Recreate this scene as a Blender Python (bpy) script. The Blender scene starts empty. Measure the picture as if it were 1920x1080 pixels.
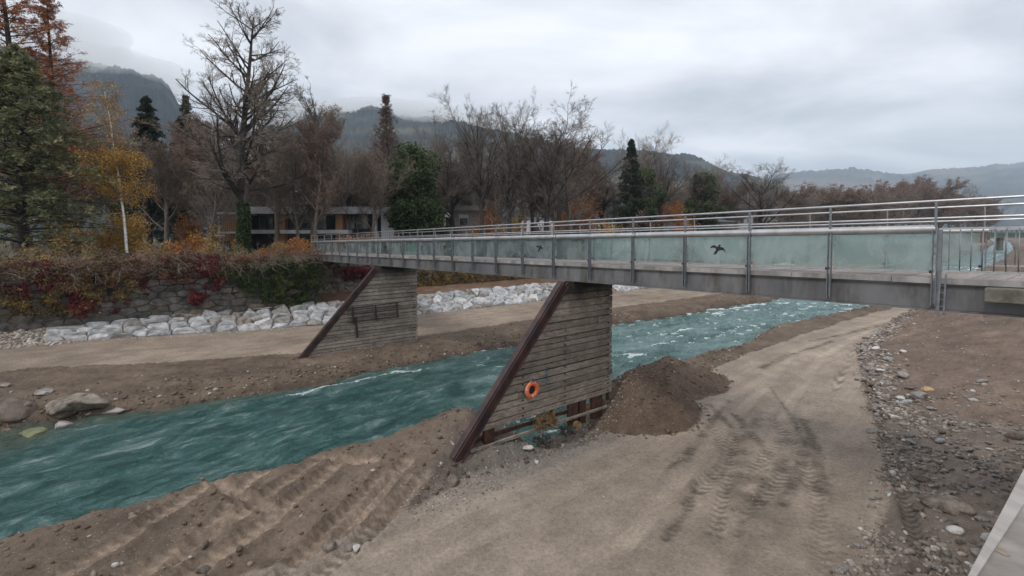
import bpy, math, random
import numpy as np
from mathutils import Vector, Matrix

R_ = math.radians
rnd = random.Random(7)
rng = np.random.default_rng(11)
scene = bpy.context.scene
col = scene.collection

# ---------------------------------------------------------------- camera
EYE = 8.6
F, PITCH, PY = 900.0, R_(2.0), 471.4
cd = bpy.data.cameras.new('camera')
cam = bpy.data.objects.new('camera', cd); col.objects.link(cam)
cam.location = (0, 0, EYE); cam.rotation_euler = (R_(90) - PITCH, 0, 0)
cd.sensor_width = 36; cd.lens = 36 * F / 1920; cd.shift_y = -68.6 / 1920
cd.clip_start = .05; cd.clip_end = 30000
scene.camera = cam

# ---------------------------------------------------------------- sky, sun, exposure
SUN_EL, SUN_AZ = 48, -60          # soft overcast sun, left and behind the camera
w = bpy.data.worlds.new('World'); scene.world = w; w.use_nodes = True
nt = w.node_tree; nt.nodes.clear()
def N(t, **k):
    n = nt.nodes.new(t)
    for a, b in k.items(): setattr(n, a, b)
    return n
out = N('ShaderNodeOutputWorld'); bg = N('ShaderNodeBackground'); bg.inputs[1].default_value = .1
sky = N('ShaderNodeTexSky', sky_type='NISHITA', sun_disc=False)
sky.sun_elevation = R_(SUN_EL); sky.sun_rotation = R_(180 + 40)
tc = N('ShaderNodeTexCoord'); sep = N('ShaderNodeSeparateXYZ'); nt.links.new(tc.outputs['Generated'], sep.inputs[0])
zz = N('ShaderNodeMath', operation='MAXIMUM'); nt.links.new(sep.outputs[2], zz.inputs[0]); zz.inputs[1].default_value = 0
za = N('ShaderNodeMath', operation='ADD'); nt.links.new(zz.outputs[0], za.inputs[0]); za.inputs[1].default_value = .16
dv = []
for i in (0, 1):
    d = N('ShaderNodeMath', operation='DIVIDE'); nt.links.new(sep.outputs[i], d.inputs[0]); nt.links.new(za.outputs[0], d.inputs[1]); dv.append(d)
cmb = N('ShaderNodeCombineXYZ'); nt.links.new(dv[0].outputs[0], cmb.inputs[0]); nt.links.new(dv[1].outputs[0], cmb.inputs[1])
mp = N('ShaderNodeMapping'); mp.inputs['Scale'].default_value = (.75, 1.0, 1); mp.inputs['Rotation'].default_value = (0, 0, R_(-28)); mp.inputs['Location'].default_value = (1.7, .4, 0)
nt.links.new(cmb.outputs[0], mp.inputs[0])
n1 = N('ShaderNodeTexNoise'); n1.inputs['Scale'].default_value = 1.2; n1.inputs['Detail'].default_value = 8; n1.inputs['Roughness'].default_value = .52; n1.inputs['Distortion'].default_value = .35
nt.links.new(mp.outputs[0], n1.inputs[0])
rp = N('ShaderNodeValToRGB'); nt.links.new(n1.outputs[0], rp.inputs[0])
e = rp.color_ramp.elements
e[0].position = .30; e[0].color = (.56, .59, .65, 1)
e[1].position = .68; e[1].color = (1.22, 1.23, 1.27, 1)
x = rp.color_ramp.elements.new(.48); x.color = (.88, .90, .945, 1)
sc10 = N('ShaderNodeVectorMath', operation='SCALE'); sc10.inputs['Scale'].default_value = 9.4
nt.links.new(rp.outputs[0], sc10.inputs[0])
mx = N('ShaderNodeMix', data_type='RGBA'); mx.inputs[0].default_value = .94
nt.links.new(sky.outputs[0], mx.inputs[6]); nt.links.new(sc10.outputs[0], mx.inputs[7])
nt.links.new(mx.outputs[2], bg.inputs[0]); nt.links.new(bg.outputs[0], out.inputs[0])

sl = bpy.data.lights.new('sun', 'SUN'); sl.energy = 1.35; sl.angle = R_(13); sl.color = (1, .965, .92)
so = bpy.data.objects.new('sun', sl); col.objects.link(so)
so.rotation_euler = (R_(90 - SUN_EL), 0, R_(-40))
scene.view_settings.view_transform = 'Standard'; scene.view_settings.look = 'None'
scene.view_settings.exposure = .24; scene.view_settings.gamma = 1; scene.view_settings.use_curve_mapping = False
scene.render.engine = 'CYCLES'
scene.cycles.use_denoising = True
scene.cycles.max_bounces = 6; scene.cycles.transparent_max_bounces = 16
scene.cycles.volume_bounces = 2

# ---------------------------------------------------------------- coordinates
# river frame: B runs along the footbridge to the far bank, R runs upstream
TH = math.atan((960 - 245.7) / 900)
DX, DY = -math.sin(TH), math.cos(TH)
RX, RY = math.cos(TH), math.sin(TH)
def W(B, R, z=0.0): return Vector((B * DX + R * RX, B * DY + R * RY, z))
def ray(px, py):
    X = (px - 960) / F; u = -(py - PY) / F
    return Vector((X, math.cos(PITCH) + u * math.sin(PITCH), -math.sin(PITCH) + u * math.cos(PITCH)))
def on_z(px, py, z):                 # where a sight line meets the level z
    r = ray(px, py); t = (z - EYE) / r.z
    return Vector((r.x * t, r.y * t, z))
def on_B(px, py, B):                 # ... the upright plane B = const; gives (R, z)
    r = ray(px, py); t = B / (r.x * DX + r.y * DY)
    return (r.x * t) * RX + (r.y * t) * RY, EYE + r.z * t
def on_Y(px, py, Y):
    r = ray(px, py); t = Y / r.y
    return Vector((r.x * t, Y, EYE + r.z * t))
def BR(v): return v.x * DX + v.y * DY, v.x * RX + v.y * RY

# ---------------------------------------------------------------- noise
def vnoise(x, y, seed=0):
    xi = np.floor(x).astype(np.int64); yi = np.floor(y).astype(np.int64)
    xf = x - xi; yf = y - yi
    def h(a, b):
        n = (a * 374761393 + b * 668265263 + seed * 974634777) & 0x7fffffff
        n = ((n ^ (n >> 13)) * 1274126177) & 0x7fffffff
        return ((n ^ (n >> 16)) & 0xffff) / 65535.0
    u = xf * xf * (3 - 2 * xf); v = yf * yf * (3 - 2 * yf)
    return (h(xi, yi) * (1 - u) + h(xi + 1, yi) * u) * (1 - v) + (h(xi, yi + 1) * (1 - u) + h(xi + 1, yi + 1) * u) * v
def fbm(x, y, o=4, seed=0, rough=.5):
    s = 0; a = 1; t = 0
    for i in range(o):
        s = s + a * (vnoise(x * 2 ** i + 13.7 * i, y * 2 ** i - 7.3 * i, seed + i) - .5); t += a; a *= rough
    return s / t * 2

# ---------------------------------------------------------------- objects
def tag(o, label=None, cat=None, group=None, kind=None):
    if label: o['label'] = label
    if cat: o['category'] = cat
    if group: o['group'] = group
    if kind: o['kind'] = kind
    return o
def link(name, me, parent=None, loc=None):
    o = bpy.data.objects.new(name, me); col.objects.link(o)
    if parent: o.parent = parent
    if loc is not None: o.location = loc
    return o
def empty(name, loc=(0, 0, 0), rz=0):
    o = bpy.data.objects.new(name, None); col.objects.link(o); o.location = loc; o.rotation_euler = (0, 0, rz); o.empty_display_size = .2
    return o
def npmesh(name, v, f, mat=None, smooth=False, attr=None, aname='tint', colattr=None):
    v = np.asarray(v, dtype=np.float32).reshape(-1, 3); f = np.asarray(f, dtype=np.int32)
    me = bpy.data.meshes.new(name); k = f.shape[1]
    me.vertices.add(len(v)); me.vertices.foreach_set('co', v.ravel())
    me.loops.add(f.size); me.loops.foreach_set('vertex_index', f.ravel())
    me.polygons.add(len(f)); me.polygons.foreach_set('loop_start', np.arange(0, f.size, k, dtype=np.int32))
    me.polygons.foreach_set('loop_total', np.full(len(f), k, dtype=np.int32))
    if smooth: me.polygons.foreach_set('use_smooth', np.ones(len(f), dtype=bool))
    if attr is not None:
        a = me.attributes.new(aname, 'FLOAT', 'POINT'); a.data.foreach_set('value', np.asarray(attr, dtype=np.float32))
    if colattr is not None:
        a = me.attributes.new('col', 'FLOAT_COLOR', 'POINT')
        c = np.ones((len(v), 4), dtype=np.float32); c[:, :3] = colattr; a.data.foreach_set('color', c.ravel())
    me.update(); me.validate()
    if mat: me.materials.append(mat)
    return me
class MB:                                  # small mesh builder for boxes, bars, tubes, prisms
    def __init__(s): s.v = []; s.f = []
    def add(s, v, f):
        o = len(s.v); s.v += [tuple(p) for p in v]; s.f += [tuple(i + o for i in q) for q in f]
    def frame(s, o, a, b, c):              # box with corner o and edge vectors a, b, c
        o, a, b, c = map(Vector, (o, a, b, c))
        p = [o, o + a, o + a + b, o + b, o + c, o + a + c, o + a + b + c, o + b + c]
        s.add(p, [(3, 2, 1, 0), (4, 5, 6, 7), (0, 1, 5, 4), (1, 2, 6, 5), (2, 3, 7, 6), (3, 0, 4, 7)])
    def bar(s, p, q, wd, ht, up=(0, 0, 1)):
        p, q = Vector(p), Vector(q); d = (q - p).normalized(); up = Vector(up)
        side = d.cross(up).normalized(); up = side.cross(d).normalized()
        s.frame(p - side * wd / 2 - up * ht / 2, q - p, side * wd, up * ht)
    def tube(s, pts, r, n=8, caps=True):
        pts = [Vector(p) for p in pts]; rs = r if isinstance(r, (list, tuple)) else [r] * len(pts)
        rings = []
        for i, p in enumerate(pts):
            d = (pts[min(i + 1, len(pts) - 1)] - pts[max(i - 1, 0)]).normalized()
            a = d.cross(Vector((0, 0, 1)) if abs(d.z) < .9 else Vector((1, 0, 0))).normalized(); b = d.cross(a)
            rings.append([p + (a * math.cos(t) + b * math.sin(t)) * rs[i] for t in [2 * math.pi * j / n for j in range(n)]])
        v = [q for g in rings for q in g]; f = []
        for i in range(len(pts) - 1):
            for j in range(n): f.append((i * n + j, i * n + (j + 1) % n, (i + 1) * n + (j + 1) % n, (i + 1) * n + j))
        if caps: f += [tuple(range(n - 1, -1, -1)), tuple((len(pts) - 1) * n + j for j in range(n))]
        s.add(v, f)
    def prism(s, poly, ext):               # polygon of 3D points pushed along ext
        poly = [Vector(p) for p in poly]; e = Vector(ext); n = len(poly)
        s.add(poly + [p + e for p in poly], [tuple(range(n - 1, -1, -1)), tuple(range(n, 2 * n))] + [(i, (i + 1) % n, n + (i + 1) % n, n + i) for i in range(n)])
    def build(s, name, mat, parent=None, smooth=False, bevel=0, loc=None):
        me = bpy.data.meshes.new(name); me.from_pydata(s.v, [], s.f)
        if smooth:
            for p in me.polygons: p.use_smooth = True
        me.materials.append(mat)
        import bmesh
        bm = bmesh.new(); bm.from_mesh(me); bmesh.ops.recalc_face_normals(bm, faces=bm.faces); bm.to_mesh(me); bm.free()
        o = link(name, me, parent, loc)
        if bevel:
            m = o.modifiers.new('b', 'BEVEL'); m.width = bevel; m.segments = 2; m.limit_method = 'ANGLE'
        if smooth: m = o.modifiers.new('e', 'EDGE_SPLIT'); m.split_angle = R_(40)
        return o

# ---------------------------------------------------------------- materials
def newmat(name):
    m = bpy.data.materials.new(name); m.use_nodes = True; t = m.node_tree
    b = t.nodes['Principled BSDF']; return m, t, b
def nd(t, ty, **k):
    n = t.nodes.new(ty)
    for a, b in k.items():
        if a.startswith('i_'): n.inputs[a[2:].replace('_', ' ')].default_value = b
        else: setattr(n, a, b)
    return n
def ramp(t, src, stops):
    r = nd(t, 'ShaderNodeValToRGB'); t.links.new(src, r.inputs[0]); e = r.color_ramp.elements
    e[0].position = stops[0][0]; e[0].color = (*stops[0][1], 1); e[1].position = stops[-1][0]; e[1].color = (*stops[-1][1], 1)
    for p, c in stops[1:-1]: q = e.new(p); q.color = (*c, 1)
    return r.outputs[0]
def coords(t, scale=(1, 1, 1), rot=0, kind='Object'):
    c = nd(t, 'ShaderNodeTexCoord'); m = nd(t, 'ShaderNodeMapping'); m.inputs['Scale'].default_value = scale; m.inputs['Rotation'].default_value = (0, 0, rot)
    t.links.new(c.outputs[kind], m.inputs[0]); return m.outputs[0]
def noise(t, vec, s, d=5, r=.55, dist=0):
    n = nd(t, 'ShaderNodeTexNoise'); n.inputs['Scale'].default_value = s; n.inputs['Detail'].default_value = d; n.inputs['Roughness'].default_value = r; n.inputs['Distortion'].default_value = dist
    t.links.new(vec, n.inputs[0]); return n.outputs[0]
def mixc(t, fac, a, b, mode='MIX'):
    m = nd(t, 'ShaderNodeMix', data_type='RGBA', blend_type=mode)
    for s, i in ((fac, 0), (a, 6), (b, 7)):
        if hasattr(s, 'links') or hasattr(s, 'is_linked'): t.links.new(s, m.inputs[i])
        elif isinstance(s, (int, float)): m.inputs[i].default_value = s
        else: m.inputs[i].default_value = (*s, 1)
    return m.outputs[2]
def bump(t, b, h, st=.4, dist=.02):
    n = nd(t, 'ShaderNodeBump'); n.inputs['Strength'].default_value = st; n.inputs['Distance'].default_value = dist
    t.links.new(h, n.inputs['Height']); t.links.new(n.outputs[0], b.inputs['Normal'])
def simple(name, c1, c2, s=3, rough=.7, metal=0, bst=.3, bdist=.01, scale=(1, 1, 1), lo=.35, hi=.65, bs=None, perobj=0):
    m, t, b = newmat(name); v = coords(t, scale); n = noise(t, v, s, 6, .6)
    c = ramp(t, n, [(lo, c1), (hi, c2)])
    if perobj:
        oi = nd(t, 'ShaderNodeObjectInfo'); mr = nd(t, 'ShaderNodeMapRange'); t.links.new(oi.outputs['Random'], mr.inputs[0])
        mr.inputs['To Min'].default_value = 1 - perobj; mr.inputs['To Max'].default_value = 1 + perobj
        vm = nd(t, 'ShaderNodeVectorMath', operation='SCALE'); t.links.new(c, vm.inputs[0]); t.links.new(mr.outputs[0], vm.inputs['Scale']); c = vm.outputs[0]
    t.links.new(c, b.inputs['Base Color']); b.inputs['Roughness'].default_value = rough; b.inputs['Metallic'].default_value = metal
    if bst: bump(t, b, noise(t, v, bs or s * 6, 4, .6), bst, bdist)
    return m

def mat_earth():
    m, t, b = newmat('earth'); v = coords(t)
    a = nd(t, 'ShaderNodeAttribute', attribute_name='col')
    n1 = noise(t, v, .7, 6, .6); n2 = noise(t, v, 9, 6, .65); n3 = noise(t, v, 55, 3, .6)
    c = mixc(t, 1, a.outputs[0], ramp(t, n1, [(.3, (.78, .77, .76)), (.7, (1.2, 1.19, 1.17))]), 'MULTIPLY')
    c = mixc(t, 1, c, ramp(t, n2, [(.32, (.78, .77, .76)), (.5, (1, 1, 1)), (.68, (1.2, 1.19, 1.18))]), 'MULTIPLY')
    c = mixc(t, 1, c, ramp(t, n3, [(.34, (.74, .74, .74)), (.66, (1.27, 1.27, 1.27))]), 'MULTIPLY')
    vo = nd(t, 'ShaderNodeTexVoronoi'); vo.inputs['Scale'].default_value = 11; t.links.new(v, vo.inputs[0])
    peb = ramp(t, vo.outputs['Distance'], [(.12, (1, 1, 1)), (.2, (0, 0, 0))])
    rc = ramp(t, vo.outputs['Color'], [(.55, (0, 0, 0)), (.8, (1, 1, 1))])
    pf = mixc(t, 1, peb, rc, 'MULTIPLY'); c = mixc(t, pf, c, (.33, .31, .285))
    t.links.new(c, b.inputs['Base Color']); b.inputs['Roughness'].default_value = .93; b.inputs['Specular IOR Level'].default_value = .25
    s = nd(t, 'ShaderNodeMath', operation='ADD'); t.links.new(n2, s.inputs[0]); mm = nd(t, 'ShaderNodeMath', operation='MULTIPLY'); mm.inputs[1].default_value = .5
    t.links.new(n3, mm.inputs[0]); t.links.new(mm.outputs[0], s.inputs[1]); bump(t, b, s.outputs[0], .7, .05)
    return m
M = {}
M['earth'] = mat_earth()

def mat_water():
    m, t, b = newmat('river_water'); v = coords(t, (1, 1, 1), 0); vr = coords(t, (.22, 1, 1), 0)
    c = nd(t, 'ShaderNodeTexCoord'); mpn = nd(t, 'ShaderNodeMapping'); mpn.vector_type = 'POINT'
    mpn.inputs['Rotation'].default_value = (0, 0, -(math.pi / 2 - TH) + 0); t.links.new(c.outputs['Object'], mpn.inputs[0])
    m2 = nd(t, 'ShaderNodeMapping'); m2.inputs['Scale'].default_value = (.42, 1, 1); t.links.new(mpn.outputs[0], m2.inputs[0]); vr = m2.outputs[0]
    fo = nd(t, 'ShaderNodeAttribute', attribute_name='foam'); sh = nd(t, 'ShaderNodeAttribute', attribute_name='shallow')
    deep = ramp(t, noise(t, vr, 1.1, 8, .68, .8), [(.31, (.016, .054, .050)), (.46, (.036, .100, .093)), (.57, (.082, .165, .156)), (.69, (.27, .34, .33))])
    bed = ramp(t, noise(t, v, 1.4, 4, .6), [(.35, (.05, .07, .05)), (.65, (.13, .13, .09))])
    cc = mixc(t, sh.outputs['Fac'], deep, bed)
    fn = noise(t, vr, 5.5, 6, .72, .8); ad = nd(t, 'ShaderNodeMath', operation='ADD'); t.links.new(fn, ad.inputs[0]); t.links.new(fo.outputs['Fac'], ad.inputs[1])
    ff = ramp(t, ad.outputs[0], [(.75, (0, 0, 0)), (.86, (1, 1, 1))])
    mk = nd(t, 'ShaderNodeAttribute', attribute_name='milk'); cc = mixc(t, mk.outputs['Fac'], cc, (.27, .39, .385)); cc = mixc(t, ff, cc, (.66, .72, .72)); t.links.new(cc, b.inputs['Base Color'])
    rr = nd(t, 'ShaderNodeMapRange'); t.links.new(ff, rr.inputs[0]); rr.inputs['To Min'].default_value = .16; rr.inputs['To Max'].default_value = .7
    t.links.new(rr.outputs[0], b.inputs['Roughness']); b.inputs['IOR'].default_value = 1.33
    h1 = noise(t, vr, 3.2, 6, .66, .9); h2 = noise(t, vr, 14, 3, .65, .4)
    s = nd(t, 'ShaderNodeMath', operation='MULTIPLY_ADD'); s.inputs[1].default_value = .4; t.links.new(h2, s.inputs[0]); t.links.new(h1, s.inputs[2])
    bump(t, b, s.outputs[0], 1, .30)
    return m
M['water'] = mat_water()

def mat_wood():
    m, t, b = newmat('weathered_timber')
    c = nd(t, 'ShaderNodeTexCoord'); mr_ = nd(t, 'ShaderNodeMapping'); mr_.inputs['Rotation'].default_value = (0, 0, -(math.pi / 2 - TH)); t.links.new(c.outputs['Object'], mr_.inputs[0])
    m2 = nd(t, 'ShaderNodeMapping'); m2.inputs['Scale'].default_value = (.5, 6, 9); t.links.new(mr_.outputs[0], m2.inputs[0])
    g = noise(t, m2.outputs[0], 2.4, 8, .68, .6); g2 = noise(t, c.outputs['Object'], 1.1, 4, .6)
    cc = ramp(t, g, [(.3, (.09, .077, .066)), (.45, (.25, .22, .19)), (.7, (.46, .41, .355))])
    cc = mixc(t, 1, cc, ramp(t, g2, [(.3, (.62, .6, .58)), (.6, (1.05, 1.03, 1))]), 'MULTIPLY')
    oi = nd(t, 'ShaderNodeObjectInfo'); mr = nd(t, 'ShaderNodeMapRange'); t.links.new(oi.outputs['Random'], mr.inputs[0]); mr.inputs['To Min'].default_value = .68; mr.inputs['To Max'].default_value = 1.22
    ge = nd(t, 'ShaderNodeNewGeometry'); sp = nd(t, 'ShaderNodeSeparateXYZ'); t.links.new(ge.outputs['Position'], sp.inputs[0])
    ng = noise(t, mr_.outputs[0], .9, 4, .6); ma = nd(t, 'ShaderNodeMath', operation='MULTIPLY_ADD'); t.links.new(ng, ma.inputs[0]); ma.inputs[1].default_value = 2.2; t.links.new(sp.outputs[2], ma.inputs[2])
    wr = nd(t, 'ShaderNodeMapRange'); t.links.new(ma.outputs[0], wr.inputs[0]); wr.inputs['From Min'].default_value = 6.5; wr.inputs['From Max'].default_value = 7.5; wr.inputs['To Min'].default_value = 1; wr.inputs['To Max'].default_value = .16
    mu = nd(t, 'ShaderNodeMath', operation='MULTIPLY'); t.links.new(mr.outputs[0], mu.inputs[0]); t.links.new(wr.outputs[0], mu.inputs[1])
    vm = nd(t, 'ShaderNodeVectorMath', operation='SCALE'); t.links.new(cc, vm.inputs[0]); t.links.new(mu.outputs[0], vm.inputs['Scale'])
    t.links.new(vm.outputs[0], b.inputs['Base Color']); b.inputs['Roughness'].default_value = .85; bump(t, b, g, .6, .02)
    return m
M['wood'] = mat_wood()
M['strut'] = simple('rusty_painted_steel', (.028, .020, .024), (.085, .042, .036), 2.2, .5, .2, .3, .01, (1, 1, .6), .38, .66)
M['rust'] = simple('rusted_steel', (.035, .018, .014), (.11, .045, .028), 4, .8, .1, .5, .01)
M['girder'] = simple('grey_painted_steel', (.115, .115, .12), (.18, .178, .18), .9, .55, .15, .12, .004, (1, 1, .5))
def stained():
    m = M['girder']; t = m.node_tree; b = t.nodes['Principled BSDF']; l = b.inputs['Base Color'].links[0].from_socket
    v = coords(t, (1, 1, .25)); s = ramp(t, noise(t, v, 1.6, 7, .7), [(.46, (1, 1, 1)), (.56, (.72, .71, .67)), (.66, (.38, .38, .31))])
    t.links.new(mixc(t, 1, l, s, 'MULTIPLY'), b.inputs['Base Color'])
stained()
M['post'] = simple('galvanised_post', (.15, .165, .18), (.24, .25, .265), 6, .5, .5, .1, .002)
M['steel'] = simple('brushed_stainless', (.42, .42, .43), (.56, .56, .57), 5, .32, .85, .05, .001)
M['tube'] = simple('brushed_aluminium_tube', (.40, .40, .40), (.55, .545, .54), 2.5, .38, .7, .05, .001, (1, 1, .4))
M['fascia'] = simple('weathered_deck_edge', (.16, .15, .14), (.33, .315, .30), 2.2, .8, 0, .4, .006, (1, 1, .4), perobj=.15)
M['board'] = simple('worn_deck_boards', (.20, .165, .145), (.34, .30, .275), 5, .8, 0, .4, .004, perobj=.18)
M['mossy'] = simple('mossy_concrete', (.07, .068, .05), (.17, .16, .135), 3, .9, 0, .6, .02)
M['dark'] = simple('dark_film', (.008, .008, .009), (.014, .014, .015), 5, .5, 0, 0)
M['greyfilm'] = simple('faded_grey_film', (.11, .125, .13), (.15, .165, .17), 5, .5, 0, 0)
M['greenfilm'] = simple('green_marker', (.02, .13, .09), (.05, .22, .15), 5, .5, 0, 0)
def mat_glass():
    m, t, b = newmat('hazy_glass'); o = [n for n in t.nodes if n.type == 'OUTPUT_MATERIAL'][0]
    v = coords(t, (1, 1, .7)); n = noise(t, v, 1.1, 6, .62, .5)
    tr = nd(t, 'ShaderNodeBsdfTransparent'); tr.inputs[0].default_value = (.80, .88, .87, 1)
    df = nd(t, 'ShaderNodeBsdfDiffuse'); t.links.new(ramp(t, n, [(.35, (.50, .545, .54)), (.65, (.64, .68, .675))]), df.inputs[0])
    tl = nd(t, 'ShaderNodeBsdfTranslucent'); tl.inputs[0].default_value = (.72, .83, .82, 1)
    m0 = nd(t, 'ShaderNodeMixShader'); m0.inputs[0].default_value = .5; t.links.new(df.outputs[0], m0.inputs[1]); t.links.new(tl.outputs[0], m0.inputs[2])
    m1 = nd(t, 'ShaderNodeMixShader'); t.links.new(ramp(t, n, [(.36, (.16, .16, .16)), (.6, (.44, .44, .44))]), m1.inputs[0])
    t.links.new(tr.outputs[0], m1.inputs[1]); t.links.new(m0.outputs[0], m1.inputs[2])
    gl = nd(t, 'ShaderNodeBsdfGlossy'); gl.inputs['Roughness'].default_value = .04; gl.inputs[0].default_value = (.9, 1, 1, 1)
    fr = nd(t, 'ShaderNodeFresnel'); fr.inputs[0].default_value = 1.5
    m2 = nd(t, 'ShaderNodeMixShader'); t.links.new(fr.outputs[0], m2.inputs[0]); t.links.new(m1.outputs[0], m2.inputs[1]); t.links.new(gl.outputs[0], m2.inputs[2])
    t.links.new(m2.outputs[0], o.inputs[0]); t.nodes.remove(b); return m
M['glass'] = mat_glass()
M['riprap'] = simple('pale_quarry_stone', (.24, .238, .235), (.54, .54, .54), 2.4, .85, 0, .9, .07, perobj=.24)
M['wallstone'] = simple('old_wall_stone', (.045, .043, .04), (.15, .14, .125), 2.0, .9, 0, .8, .06, perobj=.3)
M['wallstone_brown'] = simple('brown_wall_stone', (.075, .06, .048), (.20, .165, .135), 2.0, .9, 0, .8, .06, perobj=.3)
M['mortar'] = simple('dark_mortar', (.02, .018, .016), (.055, .05, .045), 3, .95, 0, .5, .03)
M['rock'] = simple('tan_boulder', (.11, .088, .07), (.40, .345, .285), 2.6, .9, 0, 1, .12)
M['rock_grey'] = simple('grey_boulder', (.14, .13, .12), (.34, .315, .29), 2.6, .85, 0, .7, .04, perobj=.15)
M['rock_brown'] = simple('brown_boulder', (.10, .075, .06), (.22, .175, .145), 2.2, .9, 0, .8, .05, perobj=.15)
M['rock_yellow'] = simple('ochre_stone', (.32, .20, .09), (.50, .36, .20), 5, .8, 0, .4, .02)
M['rock_white'] = simple('pale_stone', (.42, .40, .38), (.60, .58, .55), 5, .8, 0, .4, .02, perobj=.1)
def mat_tint(name, stops, rough=.85, bumpit=False, trans=0.0, perobj=.0):
    m, t, b = newmat(name); a = nd(t, 'ShaderNodeAttribute', attribute_name='tint')
    c = ramp(t, a.outputs['Fac'], stops)
    if bumpit:
        v = coords(t); n = noise(t, v, 18, 4, .6); c = mixc(t, 1, c, ramp(t, n, [(.3, (.75, .75, .75)), (.7, (1.2, 1.2, 1.2))]), 'MULTIPLY'); bump(t, b, n, .4, .01)
    if perobj:
        oi = nd(t, 'ShaderNodeObjectInfo'); mr = nd(t, 'ShaderNodeMapRange'); t.links.new(oi.outputs['Random'], mr.inputs[0])
        mr.inputs['To Min'].default_value = 1 - perobj; mr.inputs['To Max'].default_value = 1 + perobj
        vm = nd(t, 'ShaderNodeVectorMath', operation='SCALE'); t.links.new(c, vm.inputs[0]); t.links.new(mr.outputs[0], vm.inputs['Scale']); c = vm.outputs[0]
    t.links.new(c, b.inputs['Base Color']); b.inputs['Roughness'].default_value = rough; b.inputs['Specular IOR Level'].default_value = .2
    if trans:
        o = [n for n in t.nodes if n.type == 'OUTPUT_MATERIAL'][0]; tl = nd(t, 'ShaderNodeBsdfTranslucent'); t.links.new(c, tl.inputs[0])
        mm = nd(t, 'ShaderNodeMixShader'); mm.inputs[0].default_value = trans; t.links.new(b.outputs[0], mm.inputs[1]); t.links.new(tl.outputs[0], mm.inputs[2]); t.links.new(mm.outputs[0], o.inputs[0])
    return m
M['pebbles'] = mat_tint('river_pebbles', [(0, (.13, .113, .098)), (.35, (.215, .186, .16)), (.6, (.27, .235, .205)), (.8, (.34, .275, .22)), (.93, (.38, .35, .32)), (1, (.54, .51, .47))], .8, True)
M['clods'] = mat_tint('earth_clods', [(0, (.10, .072, .052)), (.7, (.175, .13, .098)), (.9, (.26, .21, .17)), (1, (.42, .39, .36))], .95, True)
def leafmat(n, a, b_, c, tr=.25): return mat_tint(n, [(0, a), (.5, b_), (1, c)], .75, False, tr)
M['cedar'] = leafmat('cedar_needles', (.075, .095, .06), (.19, .20, .10), (.38, .33, .17))
M['spruce'] = leafmat('spruce_needles', (.014, .024, .018), (.035, .052, .034), (.075, .095, .055), .1)
M['ivy'] = leafmat('ivy_leaves', (.018, .034, .016), (.05, .078, .03), (.13, .155, .06), .2)
M['larch'] = leafmat('rust_orange_needles', (.22, .08, .035), (.42, .17, .075), (.55, .28, .14))
M['yellow'] = leafmat('yellow_leaves', (.28, .15, .05), (.55, .34, .09), (.75, .52, .17))
M['orange'] = leafmat('orange_leaves', (.15, .055, .025), (.36, .15, .045), (.55, .28, .08))
M['brown'] = leafmat('brown_leaves', (.09, .063, .05), (.18, .125, .097), (.30, .205, .155))
M['red'] = leafmat('red_creeper_leaves', (.06, .018, .02), (.155, .034, .04), (.28, .075, .07))
M['mixed'] = leafmat('mixed_autumn_leaves', (.07, .06, .03), (.19, .135, .065), (.38, .26, .09))
M['redbrown'] = leafmat('reddish_undergrowth', (.07, .045, .034), (.16, .09, .065), (.30, .17, .12))
M['olive'] = leafmat('olive_undergrowth', (.03, .032, .014), (.09, .085, .034), (.2, .17, .06))
M['bark'] = simple('dark_bark', (.022, .018, .016), (.065, .053, .045), 6, .95, 0, .7, .02)
M['bark_brown'] = simple('brown_bark', (.095, .078, .066), (.20, .165, .138), 6, .95, 0, .5, .02)
M['bark_pale'] = simple('pale_twigs', (.17, .14, .115), (.32, .265, .215), 6, .95, 0, .5, .02)
M['twig'] = simple('purplish_twigs', (.22, .165, .145), (.33, .25, .22), 6, .95, 0, 0)
M['birch'] = simple('white_birch_bark', (.10, .09, .085), (.72, .70, .67), 3, .8, 0, .4, .01, (1, 1, 2.5), .36, .48)
M['orange_ring'] = simple('orange_lifebuoy', (.62, .12, .035), (.85, .22, .07), 4, .55, 0, .1, .003)
M['white_band'] = simple('faded_white_tape', (.45, .36, .33), (.62, .55, .52), 6, .6, 0, 0)
M['rope'] = simple('blue_rope', (.02, .07, .16), (.05, .14, .27), 20, .8, 0, .4, .003)
M['driftwood'] = simple('driftwood', (.09, .06, .035), (.30, .20, .10), 7, .9, 0, .6, .01)
M['concrete'] = simple('parapet_concrete', (.17, .148, .13), (.30, .27, .245), 3.2, .85, 0, .35, .006)
M['coping'] = simple('coping_timber', (.26, .23, .21), (.39, .36, .335), 9, .7, 0, .3, .003, (1, .2, 1))
M['stain'] = simple('rusty_stain', (.17, .125, .085), (.28, .22, .17), 8, .9, 0, .2, .003)
M['white_render'] = simple('white_render', (.42, .43, .45), (.56, .57, .59), 1, .8, 0, .05)
M['grey_render'] = simple('grey_render', (.21, .20, .20), (.28, .27, .265), 1, .85, 0, .05)
M['cladding'] = simple('orange_timber_cladding', (.20, .10, .05), (.36, .20, .11), 6, .7, 0, .3, .01, (8, 8, .5))
M['pane'] = simple('window_pane', (.035, .05, .05), (.09, .115, .11), .6, .1, 0, 0)
M['dark_wall'] = simple('dark_recess', (.012, .011, .011), (.035, .03, .028), 1, .8, 0, 0)
M['roofmetal'] = simple('blue_grey_roof', (.16, .18, .21), (.24, .26, .29), 1, .5, .1, 0)
M['green_steel'] = simple('green_bridge_paint', (.03, .07, .045), (.06, .11, .075), 1, .6, 0, 0)
M['brown_hut'] = simple('brown_boards', (.12, .06, .035), (.2, .1, .06), 1, .8, 0, 0)

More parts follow.
